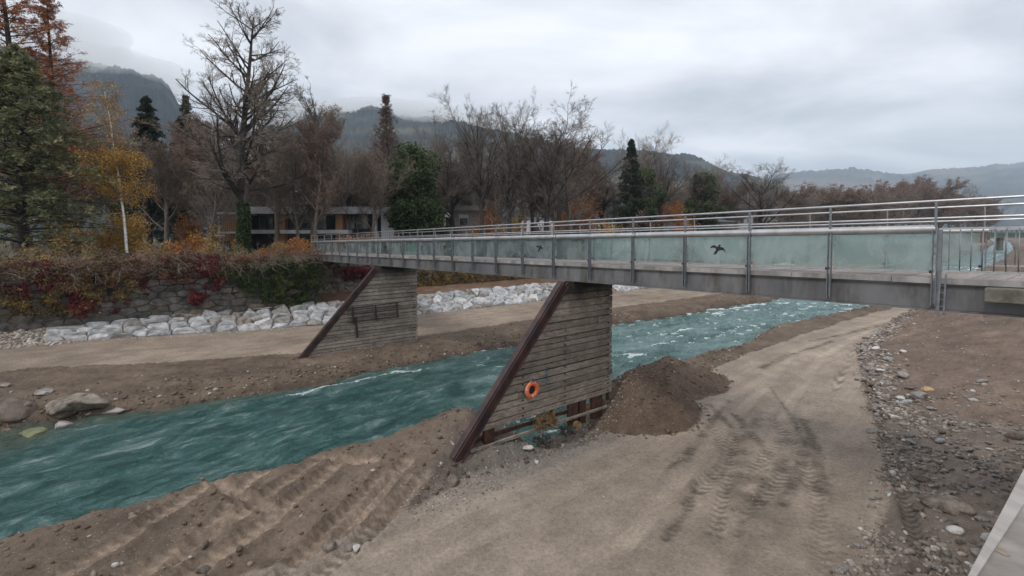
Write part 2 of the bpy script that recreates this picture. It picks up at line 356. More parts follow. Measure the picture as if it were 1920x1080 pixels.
# ---------------------------------------------------------------- terrain
def bend(R): return np.interp(R, [-100, 80, 150, 215, 400, 740, 1500], [0, 0, 1.5, 4.0, 18, 52, 150])
def sh_near(R): return np.interp(R, [-40, 4, 8, 10.5, 12, 17, 19, 24, 30, 34, 45, 55, 69, 100, 300], [18.6, 18.2, 17.3, 16.2, 14.6, 14.6, 16.3, 18, 17.6, 17.3, 19, 17.8, 16.0, 18, 19])
def sh_far(R): return np.interp(R, [-40, -5, 4, 14, 23, 36, 47, 63, 100, 300], [31, 30.5, 28.6, 28.5, 28.6, 29.5, 28.4, 27.8, 29, 30])
def b_toe(R): return np.interp(R, [-40, 14, 20.6, 27.3, 40.7, 60, 100, 300], [3.2, 3.5, 4.6, 7.05, 11.4, 13.2, 14, 14])
def b_rl(R): return np.interp(R, [-40, 5, 8, 14, 20, 33, 53, 70, 300], [12.4, 12.4, 12.9, 12.5, 14, 15.3, 15.4, 14.6, 15.5])
def tB(R): return np.interp(R, [-8, -4, 6, 14], [43.6, 43.2, 41.8, 41])
def tZ(R): return np.interp(R, [-8, -4, 6, 14], [1.65, 1.55, 1.2, 1.0])
def px_line(pts, z): return [BR(on_z(x, y, z)) for x, y in pts]
TRACKS = [  # polyline, half width, depth, tread
    (px_line([(200, 1110), (260, 1072), (400, 1000), (500, 938), (592, 880)], 1.0), .24, .07, 1),
    (px_line([(300, 1110), (360, 1060), (480, 990), (570, 930), (640, 878)], 1.0), .24, .07, 1),
    (px_line([(440, 1120), (500, 1068), (575, 1018), (650, 958), (722, 898)], .95), .25, .08, 1),
    (px_line([(520, 1120), (590, 1065), (660, 1010), (720, 955), (770, 905)], .9), .24, .07, 1),
    (px_line([(330, 1040), (420, 960), (470, 905), (530, 868)], 1.1), .2, .07, 1),
    (px_line([(640, 985), (700, 935), (762, 878)], .95), .22, .075, 1), (px_line([(690, 995), (745, 940), (800, 890)], .9), .2, .07, 1),
    (px_line([(130, 1075), (250, 1010), (380, 930), (455, 890)], 1.0), .22, .06, 1),
    (px_line([(400, 905), (440, 935), (500, 950)], 1.1), .2, .06, 1), (px_line([(590, 862), (650, 872), (700, 868)], 1.15), .2, .06, 1),
    (px_line([(1608, 648), (1622, 700), (1642, 760), (1660, 830), (1690, 920), (1735, 1080)], .6), .2, .06, 1),
    (px_line([(1290, 640 + 60), (1330, 790), (1370, 870), (1340, 1000)], .6), .22, .015, 1),
    (px_line([(1440, 780), (1500, 850), (1530, 930), (1550, 1080)], .6), .25, .025, 1),
    (px_line([(1400, 900), (1440, 850), (1480, 820), (1560, 740), (1600, 650)], .6), .25, .025, 1),
    (px_line([(1120, 1080), (1290, 880), (1420, 740), (1490, 660), (1600, 615), (1700, 592)], .6), .3, .035, 0),
    (px_line([(1330, 1080), (1420, 900), (1480, 760), (1540, 670), (1640, 612)], .6), .28, .03, 0),
    (px_line([(600, 1080), (860, 960), (1120, 850), (1300, 750), (1420, 680)], .6), .3, .03, 0),
    (px_line([(760, 1080), (1000, 960), (1200, 860), (1350, 760), (1460, 690)], .6), .28, .025, 0),
    (px_line([(1380, 800), (1360, 870), (1310, 920)], .6), .3, .03, 1),
    (px_line([(1480, 870), (1440, 920), (1390, 960)], .6), .3, .025, 1),
]
SCUFFS = [(px_line(p, .6), w) for p, w in (
    ([(1285, 860), (1325, 805), (1352, 768)], .22), ([(1335, 895), (1388, 832), (1425, 785)], .26), ([(1410, 965), (1448, 905), (1472, 858)], .26),
    ([(1468, 945), (1500, 885), (1507, 838)], .24), ([(1378, 778), (1440, 850), (1495, 905)], .22), ([(1508, 788), (1532, 850), (1540, 925)], .26),
    ([(1440, 720), (1490, 790), (1530, 870)], .16), ([(1330, 760), (1370, 800), (1395, 850)], .2), ([(1300, 905), (1290, 950), (1250, 1010)], .2),
    ([(1560, 640), (1480, 665), (1430, 690)], .25), ([(1700, 600), (1600, 622), (1520, 640)], .3), ([(1610, 660), (1628, 720), (1648, 790), (1662, 835)], .17),
    ([(1380, 1000), (1420, 930), (1440, 880)], .18), ([(1240, 900), (1300, 830), (1370, 750)], .14))]
def seg_dist(B, R, pl):
    best = np.full(B.shape, 1e9); side = np.zeros(B.shape); al = np.zeros(B.shape); acc = 0
    for (b0, r0), (b1, r1) in zip(pl, pl[1:]):
        L = math.hypot(b1 - b0, r1 - r0); ub, ur = (b1 - b0) / L, (r1 - r0) / L
        t = np.clip((B - b0) * ub + (R - r0) * ur, 0, L); s = (B - b0) * ur - (R - r0) * ub
        d = np.hypot(B - b0 - t * ub, R - r0 - t * ur); k = d < best
        best = np.where(k, d, best); side = np.where(k, s, side); al = np.where(k, acc + t, al); acc += L
    return best, side, al
def mound(B, R, b0, r0, rb, rr, h, rot=0):
    c, s = math.cos(rot), math.sin(rot); x = (B - b0) * c + (R - r0) * s; y = -(B - b0) * s + (R - r0) * c
    q = np.sqrt((x / rb) ** 2 + (y / rr) ** 2) + .12 * fbm(B * .9, R * .9, 3, 31)
    return h * np.clip(1 - q, 0, 1) ** .85
def terrain(B, R, detail=True):
    """height and zone for points of the river frame (B without the bend)"""
    sn, sf, bt, rl = sh_near(R), sh_far(R), b_toe(R), b_rl(R)
    wob = .5 * fbm(R * .35, B * 0 + 3, 3, 5)
    sn = sn + wob; sf = sf + .6 * fbm(R * .45, B * 0 + 9, 3, 6); bt = bt + .35 * fbm(R * .5, B * 0, 3, 8); rl = rl + .3 * fbm(R * .6, B * 0, 3, 7)
    slope = np.interp(R, [26, 44, 60, 80, 130], [.0, .30, .62, .5, .3])
    z_em = np.minimum(.6 + slope * np.maximum(bt - B, 0), 6.7 + .3 * fbm(B * .1, R * .1, 3, 3))
    z_st = .6 + .13 * np.maximum(bt - B, 0)
    z = np.where(R > 26, z_em, z_st)
    road = .6 + .03 * fbm(B * .4, R * .3, 3, 1)
    z = np.where(B > bt, road, z)
    # berm between road and water
    u = np.clip((B - rl) / np.maximum(sn - rl, .3), 0, 1)
    crest = np.interp(R, [-40, 4, 8, 9.8, 11.2, 12, 17, 18.5, 26, 34, 60, 300], [.75, .6, .85, 1.0, .6, -.25, -.28, .0, .1, .12, .3, .5])
    berm = np.where(u < .7, .6 + crest * np.sin(np.clip(u / .7, 0, 1) * math.pi / 2) ** .8, 0)
    top = .6 + crest
    berm = np.where(u >= .7, top * (1 - ((u - .7) / .3)) + -.05 * (u - .7) / .3, berm)
    z = np.where(B > rl, berm, z)
    # river bed
    mid = (sn + sf) / 2; hw = (sf - sn) / 2
    bed = -.05 - .9 * np.clip(1 - ((B - mid) / hw) ** 2, 0, 1)
    z = np.where(B > sn, bed, z)
    # far bank
    v = B - sf
    fb = np.interp(v, [0, .5, 1.2, 3.5, 5.0], [-.05, .35, .62, .72, .62]); w0 = sf + 5; fb = np.where(B > w0, .62 + (tZ(R) - .62) * np.clip((B - w0) / (tB(R) - w0), 0, 1), fb)
    z = np.where(v > 0, fb, z)
    z = np.where(B > tB(R), tZ(R) + (B - tB(R)) / (44.5 - tB(R)) * (2.27 - tZ(R)), z)
    back = np.where(R < 12.8, 44.7, 49.2)
    z = np.where(B > 44.5, np.minimum(2.27 + (B - 44.5) * .10, 2.8), z)
    z = np.where(B > back, np.where(R < 60, 6.15, np.interp(R, [60, 90], [6.15, 5.2])), z)
    z = np.where(B > back + 4, np.minimum(6.15 + (B - back - 4) * .05, 6.6), z)
    z = np.where((B < .3) & (R < 26), 7.2, z)
    # heaps
    near = (B < 22) & (B > 8)
    z = z + np.where(near, mound(B, R, 13.1, 18.0, 2.5, 2.9, 2.15, .3), 0)
    m2_ = mound(B, R, 14.9, 22.6, 2.6, 3.9, 1.75, .1); z = np.where(near & (m2_ > 0), np.maximum(z, np.minimum(z + .6, .35) + m2_), z)
    z = z + np.where(near, mound(B, R, 14.9, 9.3, 2.4, 2.2, .55, 0), 0)
    # roughness
    zone = np.zeros(B.shape, int)                     # 0 stones / embankment
    zone[(B > bt)] = 1; zone[B > rl] = 2; zone[B > sn] = 3; zone[v > 0] = 4; zone[v > 5.2 + np.interp(R, [-4, 12], [2.6, 0])] = 5; zone[B > tB(R)] = 6; zone[B > 44.5] = 7; zone[B > back] = 8
    zb_ = z.copy()
    rough = np.choose(zone, [.16, .025, .15, .1, .16, .03, .06, .1, .12])
    heap = (mound(B, R, 13.1, 18, 2.6, 3, 1) + mound(B, R, 14.9, 22.6, 2.8, 4, 1)) > .05
    rough = np.where(heap & (zone < 3), .12, rough); 
    if detail:
        n = fbm(B * 1.1, R * 1.1, 3, 41); n2 = fbm(B * 3.2, R * 3.2, 5, 51, .74) * 1.35
        z = z + rough * (n * .8 + n2 * .55)
        em = (zone == 0) & (R > 28); z = z + np.where(em, .10 * np.abs(fbm(B * 1.6 - R * .7, R * .6, 3, 77)), 0)
    tr = np.zeros(B.shape); dk = np.zeros(B.shape)
    if detail:
        ok = (R < 75) & (R > -8) & (B < 19) & (B > 0)
        Bs, Rs = B[ok], R[ok]; flat_ = np.zeros(Bs.shape); dz = np.zeros(Bs.shape); td = np.zeros(Bs.shape); tk = np.zeros(Bs.shape)
        for pl, hw_, dep, tread in TRACKS:
            d, s, al = seg_dist(Bs, Rs, pl); m = np.clip((hw_ - d) / .05, 0, 1); rim = np.exp(-((d - hw_ - .06) / .08) ** 2)
            fade = .55 + .45 * np.clip(fbm(al * .5, al * 0 + hw_ * 7, 2, 17) * 1.5 + .4, 0, 1)
            flat_ = np.maximum(flat_, m * (dep > .05)); dz += (-dep * m + dep * 1.1 * rim) * (1.25 if dep > .05 else 1.2 * fade)
            if tread:
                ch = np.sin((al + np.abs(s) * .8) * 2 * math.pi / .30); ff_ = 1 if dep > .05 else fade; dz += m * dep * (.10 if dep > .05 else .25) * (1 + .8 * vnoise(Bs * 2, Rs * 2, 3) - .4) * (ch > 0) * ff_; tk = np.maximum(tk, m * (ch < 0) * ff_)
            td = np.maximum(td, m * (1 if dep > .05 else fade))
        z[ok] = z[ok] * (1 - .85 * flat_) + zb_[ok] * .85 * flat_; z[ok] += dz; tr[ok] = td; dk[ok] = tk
    return z, zone, tr, dk, heap
def axis(parts):
    o = []
    for a, b, s in parts: o.append(np.arange(a, b, s))
    return np.concatenate(o)
Rax = np.concatenate([axis([(-34, -6, .5), (-6, 28, .092), (28, 80, .25)]), np.geomspace(80, 1400, 70)])
Bax = axis([(-60, -4, 8), (-4, 0, .5), (0, 19, .09), (19, 27, .8), (27, 41, .16), (41, 50, .22), (50, 70, 1), (70, 130, 6), (130, 420, 25)])
GB, GR = np.meshgrid(Bax, Rax)
gz, zone, trk, dkk, heap = terrain(GB, GR)
Bw = GB + bend(GR)
VX = Bw * DX + GR * RX; VY = Bw * DY + GR * RY
CZ = np.array([(.20, .165, .14), (.295, .244, .198), (.140, .107, .082), (.10, .085, .065), (.135, .102, .077), (.27, .218, .172), (.22, .17, .135), (.16, .115, .085), (.075, .065, .035)])
C = CZ[zone]
nn = fbm(GB * .35, GR * .22, 4, 91)[..., None]
mic = fbm(GB * 3.2, GR * 3.2, 5, 51, .74)
C = C * (1 + .22 * nn); C = C * (1 + (.38 * fbm(GB * 1.7, GR * 1.3, 5, 64, .72) * (np.isin(zone, (0, 2, 4))))[..., None])
# dry streaks on the road, darker moist patches where vehicles turned
turn = np.clip(1 - np.hypot((GB - 7.2) / 2.6, (GR - 17.0) / 4.0), 0, 1) * (zone == 1)
pat = np.clip(fbm(GB * 1.3 + GR * .4, GR * .9, 4, 61) * 2.2 - .05, 0, 1) * np.clip(turn * 2.2, 0, 1)
C = C * (1 - .42 * pat[..., None])
wet = np.clip((fbm(GB * .6, GR * .35, 4, 23) - .12) * 2, 0, 1)[..., None] * .14; C = C * (1 - wet)
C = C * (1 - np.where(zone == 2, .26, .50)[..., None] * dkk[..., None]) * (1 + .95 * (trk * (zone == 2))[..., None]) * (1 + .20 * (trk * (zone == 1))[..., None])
sc_ = np.zeros(GB.shape); okk = (GR < 60) & (GR > 3) & (GB < 18) & (GB > 2); Bs_, Rs_ = GB[okk], GR[okk]; acc_ = np.zeros(Bs_.shape)
for pl, hw_ in SCUFFS:
    d, sd, al = seg_dist(Bs_, Rs_, pl); m_ = np.clip((hw_ - d + .12 * fbm(Bs_ * 3, Rs_ * 3, 2, 5)) / .12, 0, 1)
    tx = .55 + .45 * (np.sin((al + np.abs(sd) * .7) * 2 * math.pi / .24) > -.2); acc_ = np.maximum(acc_, m_ * tx * np.clip(.75 + fbm(Bs_ * 2.2, Rs_ * 2.2, 3, 88) * 1.3, 0, 1))
sc_[okk] = acc_; C = C * (1 - .56 * sc_[..., None] * (zone < 2)[..., None]); gz = gz - .02 * sc_ * (zone == 1)
C = C * (1 + (.16 * fbm((GB - b_rl(GR)) * 3.2, GR * .13, 3, 14) * (zone == 1))[..., None]) * (1 + (.14 * fbm((GB - sh_far(GR)) * 2.2, GR * .1, 3, 15) * ((zone == 5) | (zone == 4)))[..., None])
fadeR = np.clip((GR - 85) / 20, 0, 1)[..., None] * (zone == 1)[..., None]; C = C * (1 - fadeR) + CZ[2] * fadeR
C = np.where(((zone == 5) | (zone == 4))[..., None], C * (1 + .2 * fbm(GB * 2.0, GR * .8, 4, 33)[..., None]), C)
C = np.where(((zone == 0) & (GR > 28))[..., None], C * np.array((.86, .78, .73)), C)
# moist margin at the water and grey gravel under the pier
lowz = np.clip((.35 - gz) / .4, 0, 1)[..., None] * (zone != 3)[..., None] * (zone < 6)[..., None]; C = C * (1 - .42 * lowz)
grav = (np.exp(-(((GB - 12.9) / 1.3) ** 2 + ((GR - 12.0) / 4.2) ** 2)) * (zone < 3) * (~heap))[..., None]; C = C * (1 - grav * .8) + np.array((.17, .165, .16)) * grav * .8
C = np.where((heap & (zone < 3))[..., None], np.array((.118, .086, .064)) * (1 + .2 * nn) * (1 + .35 * mic[..., None]), C)
leafy = ((zone == 7) & (GR > 14) & (fbm(GB * 1.2, GR * .7, 3, 19) > -.15))[..., None]; C = np.where(leafy, np.array((.15, .085, .055)), C)
nR, nB = GB.shape
ids = np.arange(nR * nB).reshape(nR, nB)
quads = np.stack([ids[:-1, :-1], ids[:-1, 1:], ids[1:, 1:], ids[1:, :-1]], -1).reshape(-1, 4)
fz = zone[:-1, :-1].reshape(-1)
VV = np.stack([VX, VY, gz], -1).reshape(-1, 3); CC = C.reshape(-1, 3)
def submesh(name, mask, flip=True):
    q = quads[mask]; u, inv = np.unique(q, return_inverse=True); q2 = inv.reshape(q.shape)
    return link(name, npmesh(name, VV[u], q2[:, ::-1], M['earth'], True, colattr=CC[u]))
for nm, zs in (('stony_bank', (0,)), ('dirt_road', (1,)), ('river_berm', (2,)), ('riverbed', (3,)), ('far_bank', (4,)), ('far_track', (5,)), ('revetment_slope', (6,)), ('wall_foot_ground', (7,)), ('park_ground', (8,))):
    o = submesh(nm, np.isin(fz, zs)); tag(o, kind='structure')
TZ = None
def ground(B, R):
    z, *_ = terrain(np.atleast_1d(np.asarray(B, float)), np.atleast_1d(np.asarray(R, float))); return z
def g1(B, R): return float(ground(B, R)[0])

# valley floor out to the hills
b = MB(); b.add([(-6900, -380, -2.6), (9900, -380, -2.6), (9900, 7300, -2.6), (-6900, 7300, -2.6)], [(0, 1, 2, 3)])
o = b.build('valley_floor', simple('valley_meadow', (.05, .055, .03), (.10, .095, .05), .01, .95, 0, 0)); tag(o, kind='structure')

# ---------------------------------------------------------------- water
Rw = np.concatenate([axis([(-34, -8, .5), (-8, 30, .14), (30, 75, .2)]), np.geomspace(75, 1400, 160)])
Bw_ = np.arange(13.2, 33, .15)
WB, WR = np.meshgrid(Bw_, Rw)
a_ = np.interp(WR, [-30, 20, 45, 75], [.12, .13, .20, .2])
rid = lambda x, y, s: 1 - np.abs(fbm(x, y, 4, s, .55)) * 2
wz = a_ * (fbm(WB * .8 + .25 * WR, WR * .33, 3, 70) * .6 + .95 * fbm(WB * 2.4 + WR * .6, WR * 1.3, 3, 71, .6) + .35 * (rid(WB * 1.2 + .4 * WR, WR * .5, 73) - .5))
wz = wz - wz.mean()
crestf = np.clip((wz / a_ - .30) * 1.5, 0, .5)
rap = np.interp(WR, [-30, 10, 18, 30, 60, 120], [.03, .10, .26, .42, .5, .45])
foam = crestf * rap * 2.2
dfar = sh_far(WR) - WB
foam += .34 * np.exp(-((dfar - 1.0 - .5 * fbm(WR * .8, WB * 0, 2, 4)) / .3) ** 2) * np.interp(WR, [4, 7, 14, 16], [0, 1, 1, 0])
foam += .2 * np.exp(-(((WB - 16.6) / 1.6) ** 2 + ((WR - 13.3) / 2.2) ** 2)) + .25 * np.exp(-(((WB - 17.6) / 1.2) ** 2 + ((WR - 8.2) / 1.6) ** 2)) * .7
foam += .16 * np.exp(-(((WB - 19.4) / .35) ** 2 + ((WR - 3.2) / 1.2) ** 2))
shal = np.clip(1 - dfar / 1.7, 0, 1) * np.interp(WR, [-6, 2, 8], [.95, .7, .25]) + np.clip(1 - (WB - sh_near(WR)) / .9, 0, 1) * .35
shal = np.clip(shal + .75 * np.exp(-(((WB - 28.3) / 1.3) ** 2 + ((WR + 4.0) / 1.6) ** 2)) * (WR < 1), 0, 1)
bw = WB + bend(WR)
V = np.stack([bw * DX + WR * RX, bw * DY + WR * RY, wz], -1).reshape(-1, 3)
idw = np.arange(WB.size).reshape(WB.shape)
q = np.stack([idw[:-1, :-1], idw[1:, :-1], idw[1:, 1:], idw[:-1, 1:]], -1).reshape(-1, 4)
me = npmesh('river', V, q, M['water'], True, attr=foam.ravel(), aname='foam')
a = me.attributes.new('shallow', 'FLOAT', 'POINT'); a.data.foreach_set('value', shal.ravel().astype(np.float32))
a = me.attributes.new('milk', 'FLOAT', 'POINT'); a.data.foreach_set('value', np.clip(rap * 1.25 - .15 + .5 * fbm(WB * .6, WR * .3, 3, 9) * (rap > .15), 0, .7).ravel().astype(np.float32))
tag(link('river', me), kind='structure')

# ---------------------------------------------------------------- hills
def hill(name, prof, D, depth, base, cols, seed, amp, n=620, rows=58):
    xs = np.linspace(prof[0][0], prof[-1][0], n); ys = np.interp(xs, [p[0] for p in prof], [p[1] for p in prof])
    s = np.linspace(0, 1.15, rows); S, XI = np.meshgrid(s, np.arange(n), indexing='ij')
    X = xs[XI]; top = (440 - ys)[XI] / F * D
    dist = D - depth * (1 - S)
    hh = np.where(S <= 1, top * np.sin(np.clip(S, 0, 1) * math.pi / 2) ** 1.1, top * (1 - (S - 1) * 1.2))
    ax = (X - 960) / F * D; 
    hx = ax * (dist / D)
    hz = hh + amp * fbm(hx / D * 22, dist / D * 22, 5, seed) * np.clip(S * 1.4, 0, 1) + D * .006 * vnoise(hx / D * 420, dist / D * 260, seed + 5) * np.clip(fbm(hx / D * 14, dist / D * 26 + 3, 4, seed + 9) * -3 + .9, .15, 1)
    mask = fbm(hx / D * 14, dist / D * 26 + 3, 4, seed + 9)
    t = np.clip(mask * 2.2 + .42 + .5 * (vnoise(hx / D * 380, dist / D * 240, seed + 3) - .5), 0, 1)
    id_ = np.arange(S.size).reshape(S.shape)
    q = np.stack([id_[:-1, :-1], id_[:-1, 1:], id_[1:, 1:], id_[1:, :-1]], -1).reshape(-1, 4)
    me = npmesh(name, np.stack([hx, dist, hz + base], -1).reshape(-1, 3), q, mat_tint(name + '_slopes', cols, .95), True, attr=t.ravel())
    return tag(link(name, me), kind='structure')
forest = [(0, (.010, .018, .020)), (.5, (.02, .030, .028)), (.75, (.05, .045, .034)), (1, (.085, .088, .055))]
hill('wooded_hill', [(-900, 60), (-200, 90), (100, 120), (190, 140), (255, 146), (310, 166), (335, 200), (360, 240), (420, 300), (520, 380)], 1500, 800, -2.6, [(0, (.008, .016, .020)), (.6, (.014, .026, .028)), (1, (.05, .05, .042))], 3, 26, 760, 50)
hill('wooded_ridge', [(380, 300), (480, 262), (560, 242), (620, 230), (700, 226), (760, 237), (860, 247), (920, 262), (1000, 275), (1100, 292), (1200, 296), (1290, 305), (1360, 330), (1420, 345), (1560, 400)], 2100, 1300, -2.6, forest, 5, 30, 900, 46)
hill('distant_mountain', [(1250, 380), (1400, 345), (1500, 336), (1600, 332), (1690, 338), (1760, 330), (1840, 324), (1920, 319), (2100, 312), (2700, 330)], 6500, 4200, -2.6, [(0, (.03, .04, .04)), (.5, (.06, .07, .05)), (1, (.14, .10, .07))], 15, 70, 420, 40)
hill('green_foothill', [(1300, 420), (1400, 405), (1560, 398), (1700, 402), (1800, 412), (1920, 416), (2200, 420)], 2600, 900, -2.6, forest, 25, 14, 420, 26)

# ---------------------------------------------------------------- stone pieces
def voronoi(pts, box, reach=9):
    cells = []
    P = np.array(pts)
    for i, p in enumerate(P):
        poly = [np.array(c, float) for c in ((box[0], box[1]), (box[2], box[1]), (box[2], box[3]), (box[0], box[3]))]
        d = np.hypot(*(P - p).T); near = np.argsort(d)[1:22]
        for j in near:
            m = (p + P[j]) / 2; nrm = P[j] - p; o = []
            for a, c in zip(poly, poly[1:] + poly[:1]):
                da, dc = np.dot(a - m, nrm), np.dot(c - m, nrm)
                if da <= 0: o.append(a)
                if da * dc < 0: o.append(a + (c - a) * da / (da - dc))
            poly = o
            if len(poly) < 3: break
        cells.append(poly if len(poly) >= 3 else None)
    return cells
def jitter_grid(x0, x1, y0, y1, sx, sy, j=.33):
    o = []; row = 0; y = y0 + sy / 2
    while y < y1:
        x = x0 + sx * (.25 + .5 * (row % 2))
        while x < x1:
            o.append((x + rnd.uniform(-j, j) * sx, y + rnd.uniform(-j, j) * sy)); x += sx * rnd.uniform(.75, 1.3)
        y += sy; row += 1
    return o
def stone_vf(poly, to3, gap, hgt, rough=.1, flat=.75):
    """one block: to3(u, v, h) maps the wall plane to space"""
    c = sum(poly) / len(poly); 
    pl = []
    for a, b_ in zip(poly, poly[1:] + poly[:1]):
        if np.hypot(*(b_ - a)) > gap * 1.5: pl.append(a * .96 + b_ * .04 if len(poly) > 6 else a)
    if len(pl) < 3: return None
    n = len(pl); r = [float(np.hypot(*(p - c))) for p in pl]
    tx, ty = rnd.uniform(-.25, .25), rnd.uniform(-.25, .25)
    v = []
    for k, (ins, h) in enumerate(((gap, -.25), (gap * 1.1, hgt * .35), (None, hgt))):
        for p, rr in zip(pl, r):
            f = max(.2, 1 - ins / rr) if ins is not None else flat * rnd.uniform(.9, 1.08)
            q_ = c + (p - c) * f
            v.append(to3(q_[0], q_[1], h if k < 2 else h * rnd.uniform(.8, 1.15) + tx * (q_[0] - c[0]) + ty * (q_[1] - c[1])))
    v.append(to3(c[0] + rnd.uniform(-.1, .1) * r[0], c[1] + rnd.uniform(-.1, .1) * r[0], hgt * rnd.uniform(1.0, 1.25)))
    f = []
    for k in (0, 1):
        for i in range(n): f.append((k * n + i, k * n + (i + 1) % n, (k + 1) * n + (i + 1) % n, (k + 1) * n + i))
    for i in range(n): f.append((2 * n + i, 2 * n + (i + 1) % n, 3 * n))
    return v, f
def lay_stones(parent, pts, box, to3, gap, hgt, mats, limit=300, key=None, flat=.75, mass='stone_mass', ax=1.0):
    cells = [c for c in voronoi([(p[0] * ax, p[1]) for p in pts], (box[0] * ax, box[1], box[2] * ax, box[3])) if c is not None]
    cells = [[np.array((p[0] / ax, p[1])) for p in c] for c in cells]
    if key: cells.sort(key=key)
    rest = MB()
    for i, c in enumerate(cells):
        s = stone_vf(c, to3, gap, hgt * rnd.uniform(.75, 1.25), flat=flat)
        if not s: continue
        if i < limit:
            m = MB(); m.add(*s); m.build('stone', rnd.choices(mats[0], mats[1])[0], parent)
        else: rest.add(*s)
    if rest.v:
        o = rest.build(mass, mats[0][0], parent); o['kind'] = 'stuff'

# pale stone revetment along the far track
rv = empty('stone_revetment', W(41, 10, 1)); tag(rv, 'long revetment of pale angular quarry stones along the foot of the far wall', 'revetment')
def rv3(u, v, h):
    s = v / 3.75; b0, z0 = float(tB(u)), float(tZ(u)); z = z0 + s * (2.3 - z0) + .05 * math.sin(u * .7)
    k_ = (44.5 - b0) / 3.5
    return W(b0 + v * .93 * k_ - h * .30, u, z + h * (.5 + .45 * k_)) - rv.location
lay_stones(rv, [q_ for q_ in jitter_grid(-4.2, 112, 0, 3.6, 1.22, .92, .44)], (-4.6 , -.1, 112, 3.75 + .15), rv3, .045, .29, ([M['riprap'], M['rock_grey'], M['rock'], M['rock_white']], [12, 1.6, .8, .6]), 300, key=lambda c: c[0][0] if c[0][0] > 0 else 0, flat=.68)
# old masonry walls
def wall(name, label, R0, R1, Bf, z0, z1, sx, sy, mats, limit=300, ret=None, thick=.8):
    e0 = empty(name, W(Bf, (R0 + R1) / 2, z0)); tag(e0, label, 'retaining wall')
    m = MB(); p = W(Bf + .05, R0, z0) - e0.location; m.frame(p, W(0, R1 - R0), W(thick, 0), (0, 0, z1 - z0 - .05)); m.build('core', M['mortar'], e0)
    to3 = lambda u, v, h: W(Bf - h - .0 + (v - z0) * .04, u, v) - e0.location
    lay_stones(e0, jitter_grid(R0, R1, z0, z1, sx, sy, .28), (R0, z0, R1, z1), to3, .018, .12, mats, limit, key=(lambda c: c[0][0]), flat=.88, ax=.42)
    return e0
wa = wall('retaining_wall', 'tall grey stone river wall draped with red creepers, left of the footbridge', -12, 12.8, 44.55, 1.9, 6.2, 1.05, .48, ([M['wallstone'], M['wallstone_brown']], [5, 1]))
wb = wall('retaining_wall', 'brown stone river wall behind the far pier and beyond the footbridge', 12.9, 62, 49.1, 2.2, 6.2, .95, .5, ([M['wallstone_brown'], M['wallstone']], [3, 1]), 300)
m = MB(); m.frame(W(44.5, 12.55, 1.9), W(4.7, 0), W(0, .35), (0, 0, 4.3)); tag(m.build('wall_return', M['wallstone'], None), 'short end face of the left river wall where it steps back by the bridge', 'wall')
# long rusty steel beam lying on top of the stones
m = MB(); a0 = on_B(462, 584, 44.2); a1 = on_B(568, 574, 44.2)
m.bar(W(44.1, a0[0], a0[1] + .05), W(44.1, a1[0], a1[1]), .25, .16)
tag(m.build('steel_beam', M['rust']), 'long rust-brown beam lying along the top of the pale stones', 'beam')

